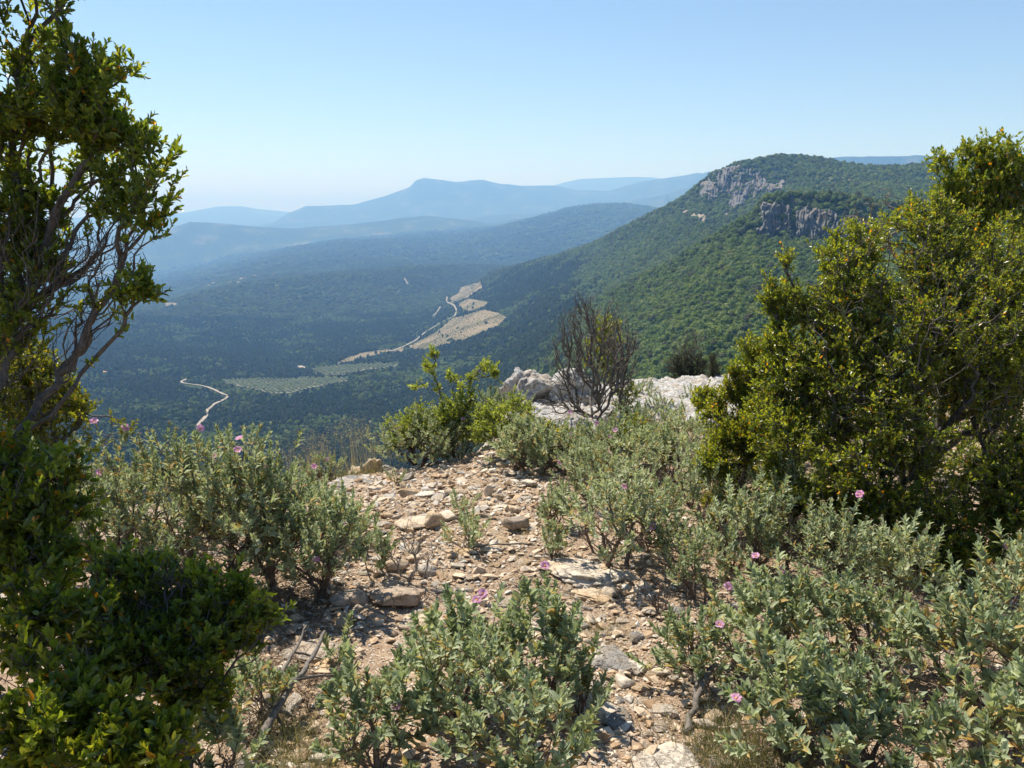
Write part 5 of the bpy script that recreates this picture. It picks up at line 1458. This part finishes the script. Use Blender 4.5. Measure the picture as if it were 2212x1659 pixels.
# ------------------------------------------------------------------ rock roses
CS = [ # u, v(base), height, width, label, seed, shoots, leaf, lean
 (225,1330,0.74,0.80,'rock rose at the far left of the tall bank, partly under the oak',201,230,.036,(0.0,0)),
 (370,1300,0.76,0.80,'tall rock rose with the flower against the winding track',202,250,.036,(0.05,0)),
 (505,1290,0.74,0.62,'tall rock rose with the pair of blooms at its top, left of the valley gap',203,220,.036,(0.05,0)),
 (590,1270,0.66,0.55,'spiky upright rock rose at the right end of the tall bank',204,190,.036,(0.05,0)),
 (690,1290,0.52,0.62,'leafy rock rose bending over the path at its left side',205,190,.036,(0.06,-0.05)),
 (300,1190,0.62,0.8,'rock rose in the second row of the tall bank',206,170,.034,(0,0)),
 (460,1160,0.60,0.8,'rock rose behind the tall bank, half hidden',207,160,.034,(0,0)),
 (660,1150,0.38,0.5,'low rock rose at the left rim of the ledge',208,110,.034,(0,0)),
 (745,1180,0.30,0.36,'small rock rose at the left edge of the stony path',209,80,.034,(0,0)),
 (700,1000,0.28,0.36,'small rock rose with two blooms on the lip by the dry grasses',210,70,.032,(0,0)),
 (1010,1590,0.50,0.48,'silvery rock rose in the front centre with one bloom at mid height',211,130,.042,(0,0)),
 (1000,1520,0.46,0.34,'upright broad-leaved rock rose at the back left of the front clump',212,90,.044,(-0.02,0)),
 (1165,1510,0.50,0.36,'upright rock rose at the back right of the front clump',213,130,.038,(0,0)),
 (815,1660,0.40,0.44,'dark shaded rock rose at the left of the front clump',214,105,.040,(0,0)),
 (1130,1740,0.48,0.50,'bud-covered rock rose at the bottom centre edge',215,135,.040,(0,0)),
 (1235,1560,0.28,0.30,'low rock rose at the right foot of the front clump',216,75,.036,(0,0)),
 (745,1440,0.20,0.14,'tiny single rock rose sprig beside the lichen-dark boulder',217,14,.036,(0,0)),
 (480,1690,0.34,0.26,'blue-green shaded rock rose at the bottom edge beside the corner oak',218,50,.046,(0,0)),
 (560,1560,0.26,0.24,'shaded rock rose sprig under the fallen grey branches',219,34,.040,(0,0)),
 (1200,1140,0.27,0.22,'knee-high rock rose at the right edge of the mid path',220,60,.034,(0,0)),
 (1010,1185,0.20,0.24,'sparse small rock rose in the middle of the path',221,42,.032,(0,0)),
 (1000,1115,0.14,0.18,'tiny rock rose tuft on the far path',222,26,.032,(0,0)),
 (858,1052,0.13,0.18,'tiny rock rose left on the far path near the ledge',223,26,.030,(0,0)),
 (1195,1205,0.22,0.16,'slim rock rose sprig above the broad lichened boulder',224,26,.034,(0,0)),
 (820,1235,0.26,0.16,'slim rock rose sprig left of the small leafless shrub',225,24,.034,(0,0)),
 (1322,1225,0.62,0.75,'open leggy rock rose rising behind the broad lichened boulder',226,210,.036,(0,0)),
 (1275,1090,0.44,0.55,'rock rose with a bloom hanging over the right path edge',227,160,.034,(0,0)),
 (1125,1015,0.42,0.36,'upright rock rose at the end of the path under the lime sapling',228,110,.032,(0,0)),
 (905,985,0.52,0.62,'broad rock rose on the lip left of the lime sapling',229,220,.030,(0,0)),
 (985,990,0.34,0.5,'low rock rose at the foot of the lime sapling',230,140,.030,(0,0)),
 (1075,960,0.56,0.55,'rock rose in front of the left white crag',231,200,.030,(0,0)),
 (1215,1020,0.36,0.6,'rock rose in front of the leafless grey shrub, by the yellow blooms',232,170,.030,(0,0)),
 (1330,1030,0.46,0.6,'rock rose right below the leafless grey shrub',233,190,.030,(0,0)),
 (1440,1060,0.46,0.7,'rock rose in front of the limestone pavement',234,200,.032,(0,0)),
 (1400,1180,0.42,0.6,'rock rose in the right-hand mid thicket, behind the leggy one',235,180,.034,(0,0)),
 (1530,1150,0.50,0.7,'broad rock rose in the right-hand mid thicket',236,220,.034,(0,0)),
 (1590,1240,0.44,0.6,'rock rose below the small yellowish oak shrub',237,180,.036,(0,0)),
 (1500,1290,0.34,0.4,'slender rock rose right of the broad lichened boulder',238,70,.036,(0,0)),
 (1460,1240,0.34,0.24,'thin rock rose sprig in the right-hand thicket',239,44,.036,(0,0)),
 (1805,1300,0.56,0.42,'upright rock rose with a bloom on its left, before the dark oak gap',240,150,.038,(0,0)),
 (1925,1330,0.60,0.46,'tallest right-hand rock rose with twin blooms at its top',241,160,.038,(0,0)),
 (1700,1420,0.42,0.62,'spreading rock rose with three pale blooms on the right',242,190,.040,(-0.08,0)),
 (1830,1440,0.46,0.6,'rock rose with many brownish buds in the right-hand front',243,180,.040,(-0.03,0)),
 (1510,1470,0.30,0.42,'low rock rose whose crooked stem stands by the path',244,110,.038,(-0.05,0)),
 (1750,1640,0.46,0.56,'front right rock rose with the bloom facing the path',245,190,.044,(-0.08,0)),
 (1900,1690,0.34,0.55,'rock rose at the bottom edge right of the path-side bloom',246,130,.044,(0,0)),
 (2110,1560,0.62,0.62,'pale golden-tinged rock rose at the right edge',247,230,.044,(-0.08,0)),
 (2210,1430,0.64,0.6,'rock rose with a pink bloom cut by the right frame edge',248,190,.042,(-0.05,0)),
 (2190,1700,0.42,0.5,'rock rose in the bottom right corner',249,130,.046,(0,0)),
 (1630,1240,0.5,0.35,'dark-green rock rose standing in front of the big right shrub',250,80,.036,(0.1,0)),
 (1420,900,0.22,0.30,'small rock rose growing in a crack of the limestone pavement',257,44,.028,(0,0)),
 (1500,880,0.20,0.28,'small rock rose on the far side of the limestone pavement',258,36,.028,(0,0)),
 (1385,870,0.26,0.34,'rock rose between the pavement and the rounded white crag',259,60,.028,(0,0)),
 (1480,985,0.40,0.55,'rock rose at the front edge of the limestone pavement',252,130,.032,(0,0)),
 (1600,1010,0.40,0.6,'rock rose right of the limestone pavement, under the yellowish oak',253,130,.032,(0,0)),
 (1380,960,0.34,0.5,'low rock rose tucked behind the yellowish oak beside the leafless shrub',254,100,.032,(0,0)),
 (1150,1000,0.36,0.5,'low rock rose in front of the left white crag, by the path end',255,110,.032,(0,0)),
 (1700,1130,0.45,0.6,'rock rose at the shaded foot of the big right shrub',256,130,.034,(0,0)),
 (1690,1190,0.60,0.35,'bluish upright rock rose in the shade of the big right shrub',251,90,.036,(0,0)),
]
for i, (q0, q1, bl, nt_, lb_) in enumerate([
   (1790, 4.7, [(1750,1080,4.6,90),(1850,1130,4.4,90),(1700,1010,4.7,60),(1680,1100,4.6,50)], 620, 'low dense oak scrub under the left side of the big right-hand shrub'),
   (2020, 4.3, [(1990,1160,4.2,100),(2090,1190,4.1,90),(1930,1100,4.3,80),(2000,1240,4.0,60)], 620, 'dark oak scrub in the shade under the middle of the big right-hand shrub'),
   (2190, 4.2, [(2190,1150,4.1,90),(2230,1060,4.2,90),(2170,1250,4.0,70)], 420, 'dark oak scrub at the right frame edge under the big shrub'),
   (1850, 7.2, [(1680,900,7.2,50),(1740,880,7.2,60),(1800,900,7.2,70),(1900,900,7.2,70),(1850,840,7.3,70),(1700,960,6.8,60),(1800,980,6.6,70),(1900,990,6.5,70)], 900, 'oak scrub seen through the big right-hand shrub, left half'),
   (2080, 7.4, [(2000,880,7.4,70),(2100,880,7.4,70),(2000,980,6.5,80),(2120,980,6.5,80),(2210,980,6.5,80),(2200,880,7.4,70),(2060,820,7.4,70),(2180,800,7.4,70)], 950, 'oak scrub seen through the big right-hand shrub, right half')]):
    woody('oak_shrub', wb(q0, q1), bl, nt_, lb_, 'shrub', 'oak_leaf', 8, 0.03, 0.52, 60 + i, nbare=220, alpha=0.3, hi=False, parts=('branches', 'foliage'), rmax=0.02, tintshift=0.0)
for (u, v, h, w, lb, sd_, sh, ln, lean) in CS:
    if u < 720 and 1240 < v < 1400: h *= 1.36
    elif u > 1250 and 1080 <= v < 1300: h *= 1.15; w *= 0.80; sh = int(sh * 0.72)
    if v < 1070 and u > 860: h *= 1.2; w *= 1.35; sh = int(sh * 1.25); ln *= 1.1
    cistus(u, v, h, w, lb, sd_, shoots=sh, per=16, ln=ln, lean=lean, hi=(v > 1380), dry=0.13 if u < 640 or u > 1980 else 0.08)

for i, (u, v, bl, nt_, lf, lb_) in enumerate([
   (1085, 985, [(1060,900,8.2,42),(1110,890,8.3,44),(1140,930,8.1,40),(1090,940,8.0,40),(1040,935,8.0,30)], 400, 'lime_leaf', 'leafy yellow-green oak shrub between the lime sapling and the left white crag'),
   (900, 990, [(870,925,7.6,40),(900,900,7.7,34),(930,930,7.6,40),(860,950,7.6,30)], 330, 'lime_leaf', 'yellow-green oak shrub on the lip left of the lime sapling'),
   (1380, 1000, [(1370,930,8.8,36),(1400,960,8.6,36),(1340,960,8.6,30),(1430,985,8.2,34)], 460, 'yellow_leaf', 'small yellowish oak shrub right of the tall leafless shrub'),
   (1200, 985, [(1180,940,8.6,34),(1220,950,8.5,34),(1160,965,8.4,30),(1250,965,8.4,30)], 420, 'oak_leaf', 'small green oak shrub in front of the white crags'),
   (1590, 1110, [(1590,1040,5.6,50),(1640,1060,5.5,50),(1560,1090,5.4,44),(1690,1040,5.6,44)], 820, 'yellow_leaf', 'yellow-green oak scrub low in front of the small yellowish oak')]):
    g_ = G(u, v); d_ = g_[1]
    bl = [(a, b, d_ + (c - bl[0][2]), r) for a, b, c, r in bl]
    woody('oak_shrub', g_, bl, nt_, lb_, 'shrub', lf, 8, 0.030, 0.5, 80 + i, nbare=120, alpha=0.3, hi=False, parts=('branches', 'foliage'), rmax=0.014, rtip=0.0016)
for (u, v) in [(432,926),(518,948),(514,973),(463,985),(574,1010),(673,1022),(745,1134),(217,1020),(270,925),(203,912),(700,1003),(690,1265),(1042,1283),(1030,1262),(1177,1223),(855,1525),(1206,1000),(1349,1053),
               (1325,958),(1330,930),(1290,915),(1235,938),(1632,1202),(1688,1234),(1572,1268),(1756,1113),(1898,1078),(1905,1066),(1635,1396),(1628,1532),(2196,1204),(1410,1138),(1555,1350),(1000,905),(862,925),(1222,855),(1370,985)]:
    flower(u, v, 0.85 if v > 1150 else 0.95)
for (u, v) in [(1195,926),(1178,920),(1168,948),(1205,930)]:
    flower(u, v, 0.9, True)

# ------------------------------------------------------------------ fallen branches
def fallen(pts, r0, r1, label, twigs=(), seed=0):
    P_ = [np.array(p, float) for p in pts]
    base = P_[0]
    root = empty('fallen_branch', base); tag(root, label, 'branch', 'fallen dead branches')
    def tube(name, Q, a, b, parent, org):
        Q = np.array(Q); n = len(Q)
        t = np.linspace(0, n - 1, n * 4)
        Qs = np.stack([np.interp(t, np.arange(n), Q[:, i]) for i in range(3)], -1)
        for _ in range(3): Qs[1:-1] = (Qs[:-2] + Qs[1:-1] * 2 + Qs[2:]) / 4
        Qs[1:-1] += np.random.default_rng(seed).normal(0, a * 0.25, Qs[1:-1].shape)
        D = norm(np.gradient(Qs, axis=0)); ref = np.array([0.1, 0.2, 1.0])
        x = norm(np.cross(D, ref)); y = np.cross(D, x)
        k = 7; an = np.arange(k) * 2 * math.pi / k
        rad = np.linspace(a, b, len(Qs))[:, None, None] * (1 + 0.12 * np.random.default_rng(seed + 1).normal(size=(len(Qs), k, 1)))
        V = (Qs[:, None] + (x[:, None] * np.cos(an)[None, :, None] + y[:, None] * np.sin(an)[None, :, None]) * rad).reshape(-1, 3) - org
        i = np.arange(len(Qs) - 1)[:, None] * k; j = np.arange(k)[None]; j2 = (j + 1) % k
        f = np.stack([i + j, i + j2, i + k + j2, i + k + j], -1).reshape(-1, 4)
        m_ = len(Qs); caps = np.array([list(range(k))[::-1], [(m_ - 1) * k + q for q in range(k)]])
        mesh_np(name, V, [f, caps], M['twig_bark'], parent, smooth=True)
    tube('limb', P_, r0, r1, root, base)
    for tw in twigs: tube('twig', tw, r0 * 0.5, r1 * 0.6, root, base)
def GP(u, v, up=0.0):
    g = G(u, v); g[2] += up; return g
fallen([GP(560,1640,.05),GP(600,1580,.09),GP(640,1530,.12),GP(680,1490,.14),GP(705,1440,.16)], 0.016, 0.007, 'long fallen grey branch curving up at its right end in the left shade',
       [[GP(640,1530,.12),GP(690,1510,.10),GP(720,1490,.06)], [GP(600,1580,.09),GP(640,1570,.05)]], 1)
fallen([GP(570,1560,.03),GP(600,1500,.06),GP(640,1450,.08),GP(665,1415,.13)], 0.012, 0.004, 'thin fallen branch behind the long curved one', [[GP(600,1500,.06),GP(560,1470,.03)], [GP(640,1450,.08),GP(700,1440,.03)]], 2)
fallen([GP(1480,1580,.0),GP(1500,1540,.05),GP(1520,1510,.09),GP(1545,1495,.12)], 0.016, 0.009, 'crooked grey stem standing at the right path edge below the low rock rose', [[GP(1500,1540,.05),GP(1500,1500,.10)]], 3)
fallen([GP(1745,1160,.12),GP(1690,1090,.25),GP(1660,1060,.3)], 0.012, 0.006, 'pale grey dead branch slanting in front of the big right shrub', [[GP(1690,1090,.25),GP(1670,1110,.2)]], 4)
fallen([GP(1470,1010,.02),GP(1455,970,.08),GP(1440,930,.2),GP(1425,905,.3)], 0.012, 0.005, 'single pale dead stem standing before the limestone pavement', [[GP(1455,970,.08),GP(1470,950,.15)]], 5)
fallen([GP(1150,1180,.01),GP(1080,1188,.03),GP(1010,1190,.02)], 0.006, 0.003, 'thin dead twig lying across the mid path', [], 6)

# ------------------------------------------------------------------ grasses and litter
def blades(name, centres, n, h, spread, tint, seed, w=0.0022, lean=0.35):
    r = np.random.default_rng(seed)
    c = centres[r.integers(0, len(centres), n)]
    b = c + np.column_stack([r.normal(0, spread, (n, 2)), np.zeros(n)])
    b[:, 2] = near_z(b[:, 0], b[:, 1], False) - 0.01
    hh = h * r.uniform(0.4, 1.2, n)[:, None]
    ln = r.normal(0, lean, (n, 2))
    d = np.column_stack([ln, np.ones(n)])
    t1 = b + norm(d) * hh * 0.5
    t2 = t1 + norm(np.column_stack([ln * 2.0, np.full(n, 0.9)])) * hh * 0.5
    sd = norm(np.column_stack([r.normal(size=(n, 2)), np.zeros(n)])) * w
    V = np.stack([b - sd, b + sd, t1 - sd * .7, t1 + sd * .7, t2], 1).reshape(-1, 3)
    o = (np.arange(n) * 5)[:, None]
    ob = mesh_np(name, V, [o + np.array([[0, 1, 3, 2]]), o + np.array([[2, 3, 4]])], M['grass'], attrs={'tint': np.repeat(np.clip(r.normal(tint, 0.2, n), 0, 1), 5)})
    tag(ob, kind='stuff')
def spots(poly, n, seed):
    r = np.random.default_rng(seed); p = np.array(poly); out = []
    while len(out) < n:
        u, v = r.uniform(p[:, 0].min(), p[:, 0].max()), r.uniform(p[:, 1].min(), p[:, 1].max())
        if in_poly(np.array(u), np.array(v), poly): out.append(G(u, v))
    return np.array(out)
lip = spots([(610,1000),(700,985),(800,975),(830,1005),(740,1020),(640,1035)], 40, 1)
blades('dry_grass', lip, 1500, 0.15, 0.13, 0.45, 2, 0.0016, 0.5)
blades('dry_grass', lip[:24], 160, 0.55, 0.10, 0.85, 3, 0.0014, 0.16)
blades('grass', spots([(1480,1590),(1560,1560),(1680,1600),(1760,1690),(1520,1690)], 26, 4), 1500, 0.13, 0.05, 0.35, 5, 0.0012)
blades('grass', spots(PATH, 60, 6), 1300, 0.06, 0.022, 0.4, 7, 0.0010, 0.5)
blades('grass', spots([(1240,1360),(1350,1340),(1340,1400),(1260,1410)], 6, 8), 500, 0.07, 0.05, 0.3, 9, 0.0010, 0.5)
blades('dry_grass', spots([(1300,960),(1560,900),(1700,1100),(1600,1300),(1300,1150)], 40, 10), 1500, 0.16, 0.06, 0.7, 11, 0.0014, 0.4)
blades('dry_grass', spots([(1370,930),(1400,850),(1540,840),(1560,920)], 26, 14), 900, 0.12, 0.05, 0.7, 15, 0.002, 0.5)
blades('dry_grass', spots([(600,1560),(760,1600),(740,1690),(560,1690)], 14, 12), 900, 0.14, 0.06, 0.45, 13, 0.0012, 0.5)
# brown seed heads above the lip grasses
def seedheads():
    r = np.random.default_rng(9)
    c = lip[r.integers(0, len(lip), 70)]
    n = 70; per = 16
    top = c + np.column_stack([r.normal(0, 0.12, (n, 2)), r.uniform(0.28, 0.52, n)])
    p = (top[:, None] + r.normal(0, 0.035, (n, per, 3))).reshape(-1, 3)
    d = norm(r.normal(size=p.shape)); nr = norm(r.normal(size=p.shape))
    o = leaves_mesh('seed_heads', p, d, nr, np.full(len(p), 0.012), np.full(len(p), 0.006), r.uniform(0.85, 1, len(p)), M['grass'], None, hi=False)
    # stems
    b = c.copy(); q = top
    sd = np.array([0.0008, 0, 0])
    V = np.stack([b - sd, b + sd, q], 1).reshape(-1, 3)
    ob = mesh_np('seed_head_stems', V, [np.arange(n * 3).reshape(-1, 3)], M['grass'], attrs={'tint': np.full(n * 3, 0.9)}); tag(ob, kind='stuff')
seedheads()

def litter(n, polys, seed):
    r = np.random.default_rng(seed)
    out = []
    for poly, k in polys:
        out.append(spots(poly, k, seed + len(out)))
    c = np.concatenate(out)
    c = c[r.integers(0, len(c), n)] + np.column_stack([r.normal(0, 0.10, (n, 2)), np.zeros(n)])
    L = r.lognormal(math.log(0.05), 0.5, n)[:, None]
    a = r.uniform(0, 6.28, n); d = np.column_stack([np.cos(a), np.sin(a), r.normal(0, 0.18, n)])
    mid = c + d * L * 0.5 + r.normal(0, 0.12, (n, 3)) * L
    end = c + d * L
    for q in (c, mid, end): q[:, 2] = near_z(q[:, 0], q[:, 1]) + 0.004 + np.abs(q[:, 2] - c[:, 2]) * (0 if q is c else 1)
    rad = (0.0009 + 0.012 * L * r.uniform(0.4, 1.2, (n, 1)))
    x = np.column_stack([-np.sin(a), np.cos(a), np.zeros(n)]); z = np.tile([0, 0, 1.0], (n, 1))
    rings = []
    for q, s in ((c, 1), (mid, .85), (end, .4)):
        rings += [q + x * rad * s, q - x * rad * s * .6 + z * rad * s, q - x * rad * s * .6 - z * rad * s]
    V = np.stack(rings, 1).reshape(-1, 3)
    o = (np.arange(n) * 9)[:, None, None]
    f = np.array([(i * 3 + j, i * 3 + (j + 1) % 3, i * 3 + 3 + (j + 1) % 3, i * 3 + 3 + j) for i in range(2) for j in range(3)])
    ob = mesh_np('twig_litter', V, [(o + f[None]).reshape(-1, 4)], M['litter']); tag(ob, kind='stuff')
litter(5200, [(PATH, 130), ([(560,1200),(760,1240),(700,1500),(520,1659),(420,1500)], 160), ([(1250,1100),(1700,1080),(2212,1250),(2212,1659),(1560,1659),(1450,1300)], 190), ([(180,1250),(560,1220),(560,1400),(300,1500)], 60)], 31)
def dead_leaves():
    r = np.random.default_rng(5)
    c = np.concatenate([spots([(560,1200),(760,1240),(720,1400),(600,1659),(420,1500)], 200, 41), spots([(1250,1100),(1700,1080),(2212,1250),(2212,1659),(1560,1659),(1450,1300)], 240, 42)])
    n = 6000
    p = c[r.integers(0, len(c), n)] + np.column_stack([r.normal(0, 0.12, (n, 2)), np.zeros(n)])
    p[:, 2] = near_z(p[:, 0], p[:, 1]) + r.uniform(0.002, 0.015, n)
    d = norm(np.column_stack([r.normal(size=(n, 2)), r.normal(0, 0.25, n)])); nr = norm(np.column_stack([r.normal(0, 0.4, (n, 2)), np.ones(n)]))
    o = leaves_mesh('leaf_litter', p, d, nr, r.uniform(0.012, 0.03, n), r.uniform(0.006, 0.012, n), r.uniform(0.6, 1, n), M['litter'], None, hi=False)
dead_leaves()

# ------------------------------------------------------------------ two birds in the air
def bird(u, v, d, span, label):
    p = W(u, v, d)
    root = empty('bird', p, 0.6); tag(root, label, 'bird', 'birds in the air')
    s = span / 2
    b = np.array([[0, 1, 0], [.12, .3, .05], [-.12, .3, .05], [.1, -.4, .03], [-.1, -.4, .03], [0, .3, -.12], [0, -.4, -.08], [.16, -.95, 0], [-.16, -.95, 0]]) * s * 0.45
    mesh_np('body', b, [np.array([(0,2,1),(0,1,5),(0,5,2),(1,3,6),(1,6,5),(2,5,6),(2,6,4),(3,7,6),(4,6,8),(6,7,8),(3,4,8),(3,8,7),(1,2,4),(1,4,3)])], M['feather'], root)
    for sg in (1, -1):
        w = np.array([[0.04*sg, .15, 0], [.5*sg, .22, .14], [1.0*sg, -.05, .10], [.5*sg, -.12, .12], [.04*sg, -.16, 0], [.5*sg, .05, .10]]) * s
        mesh_np('wing', w, [np.array([(0,1,5),(1,2,5),(2,3,5),(3,4,5),(4,0,5),(0,4,3),(0,3,1),(1,3,2)])], M['feather'], root)
bird(997, 191, 120, 0.35, 'tiny dark bird high in the sky above the far mesa')
bird(836, 443, 140, 0.35, 'tiny dark bird in front of the far blue mountain')
print('leaves', LEAVES_DRAWN[0])
